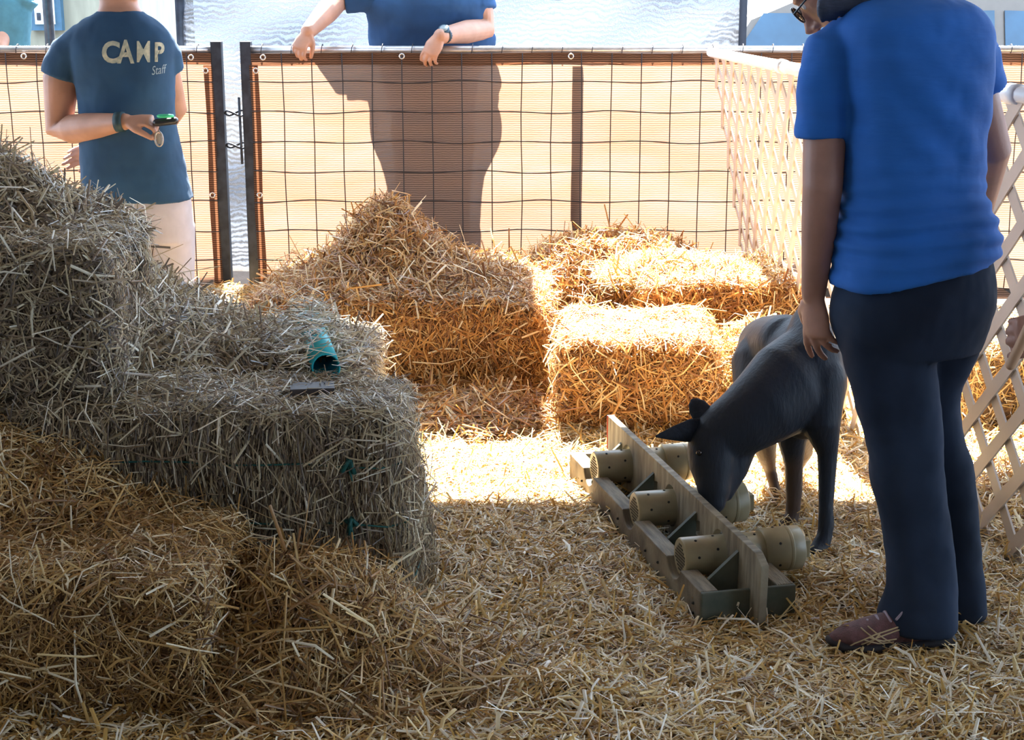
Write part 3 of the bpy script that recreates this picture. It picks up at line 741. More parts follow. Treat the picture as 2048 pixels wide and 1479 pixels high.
bmesh.ops.recalc_face_normals(bm, faces=bm.faces)
cb = rk('centre_board', bm, WOODT)
cuts = [cyl_cut(p, yc - .05, yc + .05, .112, .056) for p in pos]
for p in (.355, .69):
    b2 = bmesh.new(); q = [(p - .022, .100), (p + .022, .100), (p + .016, .135), (p - .022, .142)]
    v2 = [b2.verts.new((x, yc - .05, z)) for x, z in q]; f2 = b2.faces.new(v2); rr = bmesh.ops.extrude_face_region(b2, geom=[f2])
    for v in [g for g in rr['geom'] if isinstance(g, bmesh.types.BMVert)]: v.co.y += .1
    bmesh.ops.recalc_face_normals(b2, faces=b2.faces)
    c = obj('cutter', b2, WOOD); c.location = nearL; c.rotation_euler = (0, 0, ang); cuts.append(c)
cut(cb, cuts); bevelled(cb, .002)
bm = bmesh.new(); bx(bm, RL + .015, RL + .019, yc - .012, yc + .012, .10, .206); rk('painted_end', bm, REDW, cb)
for p in (.07, .36, .70, 1.0):
    for sy, ye in ((1, -.045), (-1, -RW + .045)):
        bm = bmesh.new(); y0 = yc + sy * .011
        t = [(p, y0, .03), (p, ye, .03), (p, ye, .095), (p, y0, .16)]
        A_ = [bm.verts.new(Vector(q) - Vector((.006, 0, 0))) for q in t]; B_ = [bm.verts.new(Vector(q) + Vector((.006, 0, 0))) for q in t]
        bm.faces.new(A_); bm.faces.new(list(reversed(B_)))
        for k in range(4): bm.faces.new((A_[k], B_[k], B_[(k + 1) % 4], A_[(k + 1) % 4]))
        bmesh.ops.recalc_face_normals(bm, faces=bm.faces); rk('gusset', bm, GREEN)
for x_, z_ in [(.04, .05), (.04, .025), (.3, .055), (.3, .03), (.40, .05), (.64, .055), (.64, .03), (.72, .05), (1.0, .05), (1.0, .03)]:
    bm = bmesh.new(); tube(bm, [(x_, .002, z_), (x_, .0, z_)], [.0035, .0035], side=(1, 0, 0), seg=10); rk('screw', bm, DARK)
for i, p in enumerate(pos):
    lab = ['beige perforated pipe nearest the camera in the rack', 'beige perforated pipe in the middle of the rack, under the dog nose', 'beige perforated pipe at the far end of the rack'][i]
    c0 = nearL + Vector((math.cos(ang) * p, math.sin(ang) * p, 0))
    pr_ = empty('capped_pipe', c0, lab, 'pipe', 'pipes in the wooden rack', ang)
    def pk(name, bm, m, parent=pr_, smooth=True): return obj(name, bm, m, parent, local=True, smooth=smooth)
    zc = .108; yl = -.018; yr = -.305
    bm = bmesh.new(); ro = tube(bm, [(0, yl, zc), (0, yl - .004, zc), (0, yr, zc)], [.045, .048, .048], side=(1, 0, 0), seg=36, cap=False)
    ri = tube(bm, [(0, yl, zc), (0, yr, zc)], [.044, .044], side=(1, 0, 0), seg=36, cap=False)
    for k in range(36):
        k2 = (k + 1) % 36; bm.faces.new((ro[0][k], ri[0][k], ri[0][k2], ro[0][k2])); bm.faces.new((ro[-1][k], ro[-1][k2], ri[-1][k2], ri[-1][k]))
    bmesh.ops.recalc_face_normals(bm, faces=bm.faces)
    pk('pipe', bm, PVC)
    # perforated end disc
    bm = bmesh.new(); tube(bm, [(0, yl + .0005, zc), (0, yl - .004, zc)], [.0445, .0445], side=(1, 0, 0), seg=36, flat=True)
    dsc = pk('grille', bm, PVC, smooth=False)
    bm = bmesh.new()
    for gx_ in range(-4, 5):
        for gz in range(-4, 5):
            if gx_ * gx_ + gz * gz < 18: bx(bm, gx_ * .0078 - .0020, gx_ * .0078 + .0020, yl + .0002, yl + .0012, zc + gz * .0078 - .0026, zc + gz * .0078 + .0026)
    pk('grille_holes', bm, DARK, dsc, smooth=False)
    bm = bmesh.new(); tube(bm, [(0, -.225, zc), (0, -.227, zc), (0, -.325, zc), (0, -.329, zc)], [.048, .055, .055, .049], side=(1, 0, 0), seg=36, flat=True); 
    cap_ = pk('end_cap', bm, PVC)
    bm = bmesh.new(); tube(bm, [(0, -.288, zc), (0, -.290, zc), (0, -.296, zc), (0, -.298, zc)], [.055, .0562, .0562, .055], side=(1, 0, 0), seg=36, flat=True); pk('rib', bm, PVC, cap_)
    bm = bmesh.new(); bx(bm, -.02, .02, -.352, -.327, zc - .022, zc + .022, bevel=.003); pk('plug', bm, PVC, cap_, smooth=False)
    bm = bmesh.new()
    for yy in (-.05, -.10, -.18, -.205, -.26):
        for aa in (20, 75, 130, 185, 250, 310):
            a1 = math.radians(aa + yy * 400); rr = .0483 if yy > -.22 else .0553
            c = Vector((rr * math.cos(a1), yy, zc + rr * math.sin(a1))); nn = Vector((math.cos(a1), 0, math.sin(a1)))
            tube(bm, [c - nn * .001, c + nn * .0008], [.0034, .0034], seg=10, flat=True)
    pk('air_holes', bm, DARK, smooth=False)
bpy.context.view_layer.update()

# ------------------------------------------------------------------ people
SKIN = pm('skin', (.50, .27, .19), .5, var=.10, scale=14, bump=.05, bscale=200)
SKIN2 = pm('skin_deep', (.40, .21, .16), .5, var=.10, scale=14, bump=.05, bscale=200)
def hand(bm, W, d, n, side, size=1.0, curl=(25, 35, 25), spread=4, thumb_open=.5, per=None):
    """W wrist, d towards fingers, n out of the back of the hand, side = +1/-1 the thumb's side along d x n"""
    d = Vector(d).normalized(); n = Vector(n); n = (n - d * n.dot(d)).normalized(); a = d.cross(n).normalized() * side
    s = size
    tube(bm, [W - d * .02 * s, W + d * .015 * s, W + d * .05 * s, W + d * .085 * s], [(.024 * s, .018 * s), (.027 * s, .018 * s), (.038 * s, .016 * s), (.037 * s, .013 * s)], side=a, seg=16)
    offs = [.029, .0105, -.009, -.027]; lens = [.072, .080, .075, .060]; rad = [.0090, .0092, .0088, .0078]
    for i in range(4):
        c = per[i] if per else curl
        p = W + d * (.083 - abs(i - 1.2) * .004) * s + a * offs[i] * s
        ang_ = 0; dirv = (d + a * math.tan(math.radians(spread)) * (1.3 - i)).normalized(); pts = [p - dirv * .02 * s, p]; rr = [rad[i] * s, rad[i] * 1.05 * s]
        for q, fr in enumerate((.46, .30, .24)):
            ang_ += math.radians(c[q]); dv = dirv * math.cos(ang_) - n * math.sin(ang_)
            p = p + dv * lens[i] * fr * s; pts.append(p); rr.append(rad[i] * s * (.95 - q * .1))
        tube(bm, pts, rr, side=a, seg=12)
    p = W + d * .018 * s + a * .020 * s
    dv = (d * .7 + a * thumb_open * 1.1 - n * .35).normalized()
    p1 = p + dv * .036 * s; dv2 = (d * .85 + a * thumb_open * .35 - n * .45).normalized(); p2 = p1 + dv2 * .034 * s; p3 = p2 + (d * .8 - n * .6).normalized() * .026 * s
    tube(bm, [p, p1, p2, p3], [.014 * s, .0125 * s, .0105 * s, .0088 * s], seg=12)
def head(bm, c, fwd, up=(0, 0, 1), s=1.0):
    """skull, jaw, nose, ears, brow; c = centre of the skull"""
    f = Vector(fwd).normalized(); u = Vector(up); u = (u - f * u.dot(f)).normalized(); r = f.cross(u)
    def Pn(x, y, z): return c + r * x * s + f * y * s + u * z * s
    rows = [(-.12, .030, .035, .035), (-.105, .045, .045, .030), (-.075, .058, .075, .012), (-.03, .069, .088, .003), (.01, .074, .096, 0), (.05, .074, .098, -.004), (.085, .062, .082, -.008), (.108, .035, .05, -.01), (.116, .008, .012, -.01)]
    tube(bm, [Pn(0, y, z) for z, _, _, y in rows], [(a * s, b * s) for _, a, b, _ in rows], side=r, seg=24)
    tube(bm, [Pn(0, .088, .015), Pn(0, .102, -.012), Pn(0, .112, -.030), Pn(0, .098, -.036)], [.008 * s, .010 * s, .0125 * s, .010 * s], seg=10)
    for q in (-1, 1):
        tube(bm, [Pn(q * .012, .098, -.034), Pn(q * .016, .092, -.034)], [.007 * s] * 2, seg=8)
        tube(bm, [Pn(q * .072, -.012, .018), Pn(q * .082, -.016, 0), Pn(q * .078, -.010, -.028)], [(.014 * s, .006 * s)] * 3, side=f, seg=10)
        tube(bm, [Pn(q * .048, .078, .035), Pn(q * .02, .090, .034)], [.009 * s, .009 * s], seg=8)
    tube(bm, [Pn(-.022, .086, -.062), Pn(0, .095, -.060), Pn(.022, .086, -.062)], [.006 * s, .009 * s, .006 * s], seg=8)
    return Pn
def face_bits(root, Pn, s=1.0):
    EYE = pm('eye_white', (.8, .8, .78), .2, var=.02); IR = pm('iris', (.06, .04, .03), .2)
    for q in (-1, 1):
        bm = bmesh.new(); bmesh.ops.create_uvsphere(bm, u_segments=16, v_segments=10, radius=.0115 * s, matrix=Matrix.Translation(Pn(q * .031, .076, .014)))
        e = obj('eye', bm, EYE, root)
        bm = bmesh.new(); bmesh.ops.create_uvsphere(bm, u_segments=12, v_segments=8, radius=.006 * s, matrix=Matrix.Translation(Pn(q * .031, .0825, .014))); obj('iris', bm, IR, e)
def hair(root, Pn, mat, length=.0):
    bm = bmesh.new()
    rows = [(-.03 - length, .060, .05, -.055), (0, .080, .070, -.035), (.04, .083, .092, -.016), (.08, .072, .088, -.014), (.108, .046, .06, -.012), (.124, .012, .016, -.012)]
    c = Pn(0, 0, 0); r = (Pn(1, 0, 0) - c).normalized()
    tube(bm, [Pn(0, y, z) for z, _, _, y in rows], [(a, b) for _, a, b, _ in rows], side=r, seg=24)
    o = obj('hair', bm, mat, root); skinned(o, .006, 3, disp=(.02, .01)); return o

# --- woman in the blue shirt, back to the camera
BLUE = pm('blue_tee', (.012, .13, .50), .85, var=.07, scale=7, bump=.35, bscale=9, sheen=.0, stretch=(.8, .8, 3))
NAVY = pm('navy_trousers', (.018, .029, .056), .9, var=.25, scale=5, bump=.15, bscale=12, spec=.2)  # dark tone lifted towards blue, flare veil put into the albedo
w3 = empty('person', (1.0, 3.2, 0), 'person in a bright blue shirt and navy trousers standing with back turned at right', 'person')
bm = bmesh.new()
YB = 3.24; yaw = math.radians(22)
# torso under the clothes
stack(bm, dense(pxrows([(700, 1700, 1940, YB, .11, yaw), (560, 1680, 1980, YB, .13, yaw), (400, 1705, 1950, YB, .10, yaw), (250, 1700, 1960, YB, .11, yaw), (120, 1690, 1960, YB, .11, yaw), (60, 1720, 1930, YB, .09, yaw), (20, 1750, 1860, YB + .02, .055, yaw), (-30, 1735, 1835, YB + .05, .052, yaw)]), 3))
sh = atY(1655, 110, YB + .02); el = atY(1645, 375, YB - .02); wr = atY(1627, 590, YB + .02)
tube(bm, [sh, sh.lerp(el, .5), el, el.lerp(wr, .35), wr], [.052, .047, .043, (.039, .037), (.027, .022)], seg=18)
hand(bm, wr, (atY(1640, 740, YB + .02) - wr), (-.80, -.60, 0), 1, 1.02, per=[(6, 16, 10), (12, 20, 14), (20, 28, 18), (26, 34, 22)], thumb_open=.75, spread=7)
sh2 = atY(1935, 125, YB + .09); el2 = atY(1985, 300, YB + .16); wr2 = atY(1955, 450, YB + .40)
tube(bm, [sh2, el2, wr2], [.05, .042, .026], seg=16)
hand(bm, wr2, Vector((-.4, .5, -.6)), (.9, .3, .1), -1, 1.0)
hc = atY(1680, -32, YB + .08)
fwd = Vector((-.66, .30, -.68))
tube(bm, [atY(1785, 10, YB + .03), atY(1745, -20, YB + .06), hc + Vector((.02, -.02, -.02))], [.06, .056, .055], seg=16)
Pn = head(bm, hc, fwd, up=(-.6, .25, .8))
for (xx, yy) in ((1815, 1240), (1905, 1215)):
    pass
ank = atz(1850, 1275); ank2 = atz(1935, 1245)
for (hip, kn, an) in ((atY(1770, 620, YB - .03), atY(1815, 900, YB - .05), Vector((.945, 3.175, .09))), (atY(1870, 600, YB + .06), atY(1876, 880, YB + .07), Vector((1.065, 3.31, .09)))):
    tube(bm, [hip, hip.lerp(kn, .5), kn, an], [.065, .045, .038, .034], seg=16)
    tube(bm, [an, an + Vector((-.05, .01, -.04)), an + Vector((-.12, .02, -.055))], [.035, .033, .028], seg=12)
bodyo = skinned(obj('body', bm, SKIN2, w3), .0045, 3)
face_bits(w3, Pn); HAIR = pm('dark_hair', (.03, .045, .09), .5, stretch=(1, 1, 12), scale=20, bump=.4); hr3 = hair(w3, Pn, HAIR, .06)
bm = bmesh.new()
for q in (-1, 1):
    for k in range(4): tube(bm, [Pn(q * (.070 - k * .004), -.005 - k * .022, .06), Pn(q * (.082 - k * .005), -.02 - k * .024, -.01), Pn(q * (.078 - k * .008), -.05 - k * .022, -.09), Pn(q * (.06 - k * .01), -.085 - k * .015, -.15)], [(.014, .012), (.018, .014), (.018, .014), (.008, .008)], seg=10)
for k in range(9):
    xk = 1642 + k * 13; tube(bm, [atY(xk + 14, -40, YB + .02), atY(xk + 6, -8, YB - .015), atY(xk, 22 - k * 1.5, YB - .02), atY(xk + 3, 44 - k * 3, YB - .01)], [(.012, .012), (.013, .012), (.011, .010), (.004, .004)], seg=8)
lk = obj('hair_locks', bm, HAIR, hr3); skinned(lk, .005, 2, disp=(.015, .008))
bm = bmesh.new()
rows = pxrows([(556, 1664, 1988, YB, .150, yaw), (540, 1662, 1994, YB, .152, yaw), (500, 1670, 1994, YB, .150, yaw), (450, 1676, 1984, YB, .142, yaw), (390, 1684, 1968, YB, .130, yaw), (300, 1688, 1972, YB, .125, yaw), (200, 1684, 1982, YB, .132, yaw), (120, 1676, 1986, YB, .135, yaw), (70, 1672, 1990, YB, .125, yaw), (35, 1684, 1976, YB, .115, yaw), (8, 1708, 1948, YB + .01, .095, yaw), (-12, 1738, 1890, YB + .03, .07, yaw)])
def folds(x, y, z):
    return .0
dr = dense(rows, 5); out = []
for i, r in enumerate(dr):
    z = r[2]; k = math.exp(-((z - .93) / .12) ** 2)
    wv_ = .002 * k
    out.append((r[0], r[1], r[2], r[3] + wv_, r[4] + wv_, r[5]))
def hemslope(x, y, z):
    k = max(0, min(1, (1.02 - z) / .2)); base = .21 * (x - .80) * k
    return base - .0 + .006 * math.sin(x * 30 + z * 60) * k
stack(bm, out, seg=48, power=2.25, wob=hemslope)
a0 = atY(1690, 105, YB + .01); a1 = atY(1655, 150, YB); a2 = atY(1645, 275, YB)
tube(bm, [a0, atY(1664, 110, YB), a1, atY(1648, 210, YB), a2], [.075, .066, .062, .060, .0585], seg=24, flat=True)
b0 = atY(1925, 90, YB + .05); b1 = atY(1955, 125, YB + .09); b2 = atY(1964, 172, YB + .12)
tube(bm, [b0, b1, b2], [.065, .056, .052], seg=24, flat=True)
shirt = obj('shirt', bm, BLUE, w3); skinned(shirt, .006, 3, .5, disp=(.09, .010)); wrinkle(shirt, lambda p: .0045 * math.exp(-((p.z - .96) / .10) ** 2) * math.sin(p.z * 165 + 2.5 * math.sin(p.x * 11 + p.z * 7) + p.x * 6) + .0025 * math.exp(-((p.z - 1.2) / .12) ** 2) * math.sin(p.z * 60 + p.x * 55) - .010 * math.exp(-((p.z - 1.078) / .003) ** 2) * 0)
bm = bmesh.new()
LR = pxrows([(515, 1700, 1982, YB, .125, yaw), (565, 1676, 1990, YB, .135, yaw), (600, 1664, 1990, YB, .142, yaw), (640, 1664, 1980, YB, .14, yaw), (700, 1682, 1955, YB, .125, yaw)])
stack(bm, dense(LR, 4), seg=36)
LL = pxrows([(600, 1668, 1880, YB - .03, .105), (700, 1684, 1870, YB - .03, .10), (800, 1710, 1878, YB - .05, .09), (900, 1738, 1884, YB - .06, .08), (960, 1741, 1888, YB - .05, .08), (1040, 1762, 1900, YB - .05, .075), (1130, 1776, 1908, YB - .06, .08), (1190, 1772, 1912, YB - .065, .085), (1225, 1758, 1912, YB - .07, .088), (1252, 1758, 1912, YB - .07, .088)])
stack(bm, dense(LL, 4), seg=32)
RR = pxrows([(600, 1800, 1990, YB + .05, .10), (700, 1800, 1952, YB + .06, .095), (780, 1800, 1918, YB + .07, .085), (860, 1810, 1924, YB + .07, .08), (950, 1828, 1948, YB + .07, .075), (1060, 1846, 1956, YB + .07, .075), (1150, 1852, 1964, YB + .07, .08), (1222, 1850, 1970, YB + .07, .085)])
stack(bm, dense(RR, 4), seg=32)
skinned(obj('trousers', bm, NAVY, w3), .007, 3, .5, disp=(.10, .012))
# shoes
SHOE = pm('maroon_mesh_shoe', (.13, .055, .06), .7, var=.25, scale=60, bump=.4, bscale=300)
SOLE = pm('dark_sole', (.022, .018, .024), .7); LACE = pm('mauve_laces', (.32, .26, .33), .7); STRIPE = pm('gold_shoe_stripe', (.52, .40, .24), .5)
def shoe(heel, d, root, stripes=True):
    d = Vector(d).normalized(); s_ = Vector((0, 0, 1)).cross(d)
    def Q(t, y, z): return heel + d * t + s_ * y + Vector((0, 0, z))
    bm = bmesh.new()
    tube(bm, [Q(.02, 0, .052), Q(.06, 0, .056), Q(.12, 0, .052), Q(.18, 0, .044), Q(.235, 0, .035), Q(.262, 0, .03)], [(.033, .038), (.036, .046), (.039, .040), (.046, .030), (.040, .022), (.022, .014)], side=s_, seg=24)
    tube(bm, [Q(.05, 0, .07), Q(.05, 0, .105)], [(.032, .042), (.034, .042)], side=s_, seg=20)
    up = skinned(obj('shoe', bm, SHOE, root), .004, 3)
    bm = bmesh.new()
    tube(bm, [Q(.0, 0, .018), Q(.05, 0, .016), Q(.12, 0, .016), Q(.19, 0, .016), Q(.255, 0, .02), Q(.272, 0, .026)], [(.034, .018), (.038, .020), (.038, .018), (.049, .018), (.040, .016), (.02, .01)], side=s_, seg=24)
    obj('sole', bm, SOLE, up)
    bm = bmesh.new()
    for k in range(4):
        t = .125 + k * .02; z = .098 - k * .009
        tube(bm, [Q(t, -.026, z - .012), Q(t + .004, 0, z), Q(t, .026, z - .012)], [.0032] * 3, seg=8)
    tube(bm, [Q(.12, .0, .10), Q(.115, .03, .105), Q(.135, .035, .085)], [.003] * 3, seg=8)
    obj('laces', bm, LACE, up)
    if stripes:
        dg = bpy.context.evaluated_depsgraph_get(); tree = BVHTree.FromObject(up, dg); off = up.matrix_world.translation
        off = world_off(up)
        bm = bmesh.new()
        def onto(t, z):
            o_ = Q(t, .12, z) - off; hit = tree.ray_cast(o_, -s_)
            return (hit[0] + off + s_ * .0010) if hit[0] is not None else None
        lines = [[(.055, .078), (.10, .066), (.15, .054), (.195, .034), (.205, .024)], [(.055, .070), (.10, .060), (.145, .048), (.185, .028)],
                 [(.175, .062), (.155, .048), (.135, .034), (.122, .024)], [(.160, .066), (.140, .052), (.120, .038), (.105, .027)],
                 [(.10, .040), (.13, .038), (.17, .050)], [(.105, .032), (.14, .032), (.18, .044)], [(.165, .030), (.15, .046), (.135, .060)]]
        for ln in lines:
            pts = []
            for i in range(len(ln) - 1):
                for k in range(6):
                    u = k / 6; p = onto(.035 + ln[i][0] * (1 - u) + ln[i + 1][0] * u, ln[i][1] * (1 - u) + ln[i + 1][1] * u)
                    if p is not None: pts.append(p)
            if len(pts) > 3: tube(bm, pts, [.0017] * len(pts), side=s_, seg=6)
        obj('side_stripes', bm, STRIPE, up)
    return up
shoe(Vector((.985, 3.155, 0.010)), (-1, -.10, 0), w3)
shoe(Vector((1.07, 3.31, 0.012)), (-.45, .9, 0), w3, False)
# glasses
GL = pm('black_glasses', (.015, .02, .03), .3)
bm = bmesh.new()
gl = empty('glasses', Pn(0, .1, .014), 'black framed glasses worn by the person in the blue shirt', 'glasses')
for q in (-1, 1):
    pts = [Pn(q * .033 + .025 * math.cos(t), .103, .008 + .020 * math.sin(t)) for t in np.linspace(0, 2 * math.pi, 21)]
    tube(bm, pts, [.0022] * 21, side=(Pn(0, 1, 0) - Pn(0, 0, 0)), seg=6)
    tube(bm, [Pn(q * .058, .102, .012), Pn(q * .076, .05, .016), Pn(q * .080, -.01, .018)], [.0024] * 3, seg=6)
tube(bm, [Pn(-.009, .104, .012), Pn(0, .106, .015), Pn(.009, .104, .012)], [.002] * 3, seg=6)
obj('frame', bm, GL, gl)
for q in (-1, 1):
    bm = bmesh.new(); pts = [Pn(q * .033 + .024 * math.cos(t), .103, .008 + .019 * math.sin(t)) for t in np.linspace(0, 2 * math.pi, 20, endpoint=False)]
    bm.faces.new([bm.verts.new(p) for p in pts]); m_, nt_, b_ = nm('lens'); b_.inputs['Transmission Weight'].default_value = 1; b_.inputs['Roughness'].default_value = .02; b_.inputs['IOR'].default_value = 1.1
    bmesh.ops.solidify(bm, geom=bm.faces, thickness=.001); obj('lens', bm, m_, gl)

# --- person in the printed tee at left
TEE = pm('dark_teal_tee', (.022, .075, .16), .9, var=.15, scale=5, bump=.3, bscale=8, stretch=(1, 1, 1.5))
PANT = pm('pale_grey_leggings', (.52, .48, .52), .85, var=.06)
Y1 = 5.25
w1 = empty('person', (atY(270, 500, Y1).x, Y1, 0), 'person in a dark printed tee and pale leggings holding a small green object at left', 'person')
bm = bmesh.new(); yw = math.radians(-12)
stack(bm, dense(pxrows([(450, 225, 370, Y1, .09), (390, 190, 370, Y1, .11), (300, 175, 350, Y1, .10), (200, 165, 345, Y1, .10), (100, 150, 345, Y1, .10), (60, 165, 315, Y1, .075), (24, 195, 285, Y1 - .01, .06), (5, 200, 275, Y1 - .01, .052), (-30, 198, 275, Y1 - .02, .052)]), 3))
s_ = atY(148, 98, Y1); e_ = atY(118, 262, Y1 + .0); w_ = atY(250, 243, Y1 - .20)
tube(bm, [s_, atY(122, 160, Y1 + .01), e_, e_.lerp(w_, .2), e_.lerp(w_, .45), w_], [.050, .062, .046, .050, .048, .028], seg=18)
hand(bm, w_, atY(335, 238, Y1 - .22) - w_, (.1, -.35, .9), 1, 1.0, per=[(35, 50, 40), (42, 55, 40), (50, 55, 40), (55, 55, 40)], thumb_open=.45)
hd = Vector((0, 0, 0))
s2 = atY(322, 98, Y1 + .02); e2 = atY(352, 215, Y1 + .10); w2_ = atY(300, 300, Y1 + .22)
tube(bm, [s2, s2.lerp(e2, .5), e2, w2_], [.05, .045, .04, .026], seg=16)
w2b = atY(205, 300, Y1 + .16); tube(bm, [w2_, w2b], [.026, .026], seg=12)
hand(bm, w2b, atY(145, 312, Y1 + .16) - w2b, (0, .9, .3), 1, .95, per=[(10, 10, 10), (12, 20, 10), (20, 25, 15), (25, 30, 15)])
hc1 = atY(262, -95, Y1 - .03); Pn1 = head(bm, hc1, (.55, -.8, -.15))
for x in (262, 347):
    hip = atY(x, 480, Y1); tube(bm, [hip, Vector((hip.x, Y1 - .01, .48)), Vector((hip.x, Y1 + .02, .08))], [.06, .045, .035], seg=16)
    tube(bm, [Vector((hip.x, Y1 + .02, .06)), Vector((hip.x + .03, Y1 - .14, .035))], [.037, .032], seg=12)
skinned(obj('body', bm, SKIN, w1), .0045, 3)
face_bits(w1, Pn1); hair(w1, Pn1, pm('brown_hair', (.10, .06, .04), .5, stretch=(1, 1, 10), scale=20, bump=.4), .02)
bm = bmesh.new()
stack(bm, dense(pxrows([(398, 166, 388, Y1, .150), (392, 166, 385, Y1, .150), (340, 164, 372, Y1, .142), (280, 160, 358, Y1, .13), (220, 158, 348, Y1, .125), (150, 148, 350, Y1, .128), (100, 135, 352, Y1, .125), (65, 142, 340, Y1, .105), (40, 165, 312, Y1, .085), (28, 188, 292, Y1 - .005, .07), (22, 195, 286, Y1 - .008, .066)]), 5), seg=44, power=2.2)
tube(bm, [atY(205, 92, Y1), atY(165, 92, Y1), atY(140, 112, Y1), atY(128, 132, Y1), atY(122, 154, Y1)], [.055, .075, .075, .070, .069], seg=24, flat=True)
tube(bm, [atY(290, 92, Y1), atY(315, 92, Y1 + .01), atY(330, 112, Y1 + .02), atY(338, 142, Y1 + .04)], [.05, .064, .060, .054], seg=24, flat=True)
tee = obj('shirt', bm, TEE, w1); skinned(tee, .006, 3, .5, disp=(.10, .014))
bm = bmesh.new()
stack(bm, dense(pxrows([(380, 190, 378, Y1, .125), (430, 210, 384, Y1, .13), (480, 222, 388, Y1, .13)]), 4), seg=36)
stack(bm, dense(pxrows([(450, 212, 308, Y1, .11), (520, 220, 308, Y1, .10), (600, 222, 304, Y1, .09), (700, 228, 300, Y1, .08), (850, 236, 292, Y1, .06)]), 3), seg=24)
stack(bm, dense(pxrows([(450, 300, 388, Y1 + .01, .11), (520, 306, 388, Y1 + .01, .10), (600, 310, 386, Y1 + .01, .09), (700, 314, 384, Y1, .08), (850, 320, 376, Y1, .06)]), 3), seg=24)
skinned(obj('leggings', bm, PANT, w1), .007, 4)
# lettering on the tee
def on_surface_text(txt, px, py, hpx, target, mat, root, Y, shear=0, space=1.0, bold=.0, name='lettering', rot=0, wf=1.0):
    cu = bpy.data.curves.new('t', 'FONT'); cu.body = txt; cu.size = 1; cu.shear = shear; cu.space_character = space; cu.offset = bold; cu.resolution_u = 4
    to = bpy.data.objects.new('t', cu); COL.objects.link(to)
    dg = bpy.context.evaluated_depsgraph_get(); dg.update(); me = bpy.data.meshes.new_from_object(to.evaluated_get(dg)); bpy.data.objects.remove(to)
    b = bmesh.new(); b.from_mesh(me); bmesh.ops.triangulate(b, faces=b.faces)
    bmesh.ops.subdivide_edges(b, edges=[e for e in b.edges if e.calc_length() > .12], cuts=2, use_grid_fill=True); bmesh.ops.triangulate(b, faces=b.faces)
    tree = BVHTree.FromObject(target, dg); off = world_off(target)
    k = hpx / .72; ca, sa = math.cos(rot), math.sin(rot)
    for v in b.verts:
        x = v.co.x * k * wf; y = v.co.y * k
        X = px + x * ca - y * sa; Yp = py - (x * sa + y * ca)
        p = atY(X, Yp, Y - .4); q = atY(X, Yp, Y + .2); dd = (q - p).normalized()
        hit = tree.ray_cast(p - off, dd)
        v.co = (hit[0] + off - dd * .0015) if hit[0] is not None else atY(X, Yp, Y - .12)
    return obj(name, b, mat, target, smooth=False)
PRINT = pm('cream_print', (.62, .60, .46), .8, col2=(.35, .38, .32), scale=60)
on_surface_text('C', 203, 124, 42, tee, PRINT, w1, Y1, bold=.035, wf=.9)
on_surface_text('A', 236, 125, 46, tee, PRINT, w1, Y1, bold=.03, wf=.72, rot=.0)
on_surface_text('M', 271, 124, 44, tee, PRINT, w1, Y1, bold=.008, wf=.66)
on_surface_text('P', 308, 122, 38, tee, PRINT, w1, Y1, bold=.03, wf=.75)
on_surface_text('Staff', 303, 150, 18, tee, pm('faint_print', (.30, .40, .48), .8), w1, Y1, shear=.4, wf=.65, rot=.15)
# wristband, held object, tag
WB = pm('dark_wristband', (.02, .06, .08), .5)
wd_ = (atY(335, 238, Y1 - .22) - w_).normalized()
bm = bmesh.new(); tube(bm, [w_ - wd_ * .030, w_ - wd_ * .004], [(.036, .033)] * 2, seg=20, flat=True)
ws = obj('wristband', bm, WB); ws.location = (0, 0, 0); tag(ws, 'dark band on the wrist of the person in the printed tee', 'wristband')
hp = atY(331, 238, Y1 - .235)
ho = empty('handheld_timer', hp, 'small dark device with a green rim held by the person in the printed tee', 'device')
bm = bmesh.new(); tube(bm, [hp + Vector((-.03, 0, -.012)), hp + Vector((.028, .01, -.006))], [(.020, .013)] * 2, side=(0, 1, 0), seg=20); obj('casing', bm, pm('black_plastic', (.02, .02, .025), .3), ho)
bm = bmesh.new(); pts = [hp + Vector((.024 * math.cos(t), .018 * math.sin(t), .010)) for t in np.linspace(0, 2 * math.pi, 21)]; tube(bm, pts, [.005] * 21, side=(0, 0, 1), seg=8); obj('rim', bm, pm('green_plastic', (.05, .62, .30), .4), ho)
tp_ = atY(317, 262, Y1 - .24); bm = bmesh.new(); tube(bm, [hp + Vector((-.02, 0, -.02)), tp_], [.0015, .0015], seg=6)
cord = obj('cord', bm, WB, ho)
bm = bmesh.new(); pts = [tp_ + Vector((.013 * math.cos(t), 0, -.026 + .024 * math.sin(t))) for t in np.linspace(0, 2 * math.pi, 25)]; tube(bm, pts, [.003] * 25, side=(0, 1, 0), seg=6); 
tube(bm, [tp_ + Vector((0, .002, -.010)), tp_ + Vector((0, .002, -.042))], [(.009, .002)] * 2, side=(1, 0, 0), seg=12)
obj('tag', bm, pm('metal_tag', (.55, .5, .45), .3, metal=.6), ho)

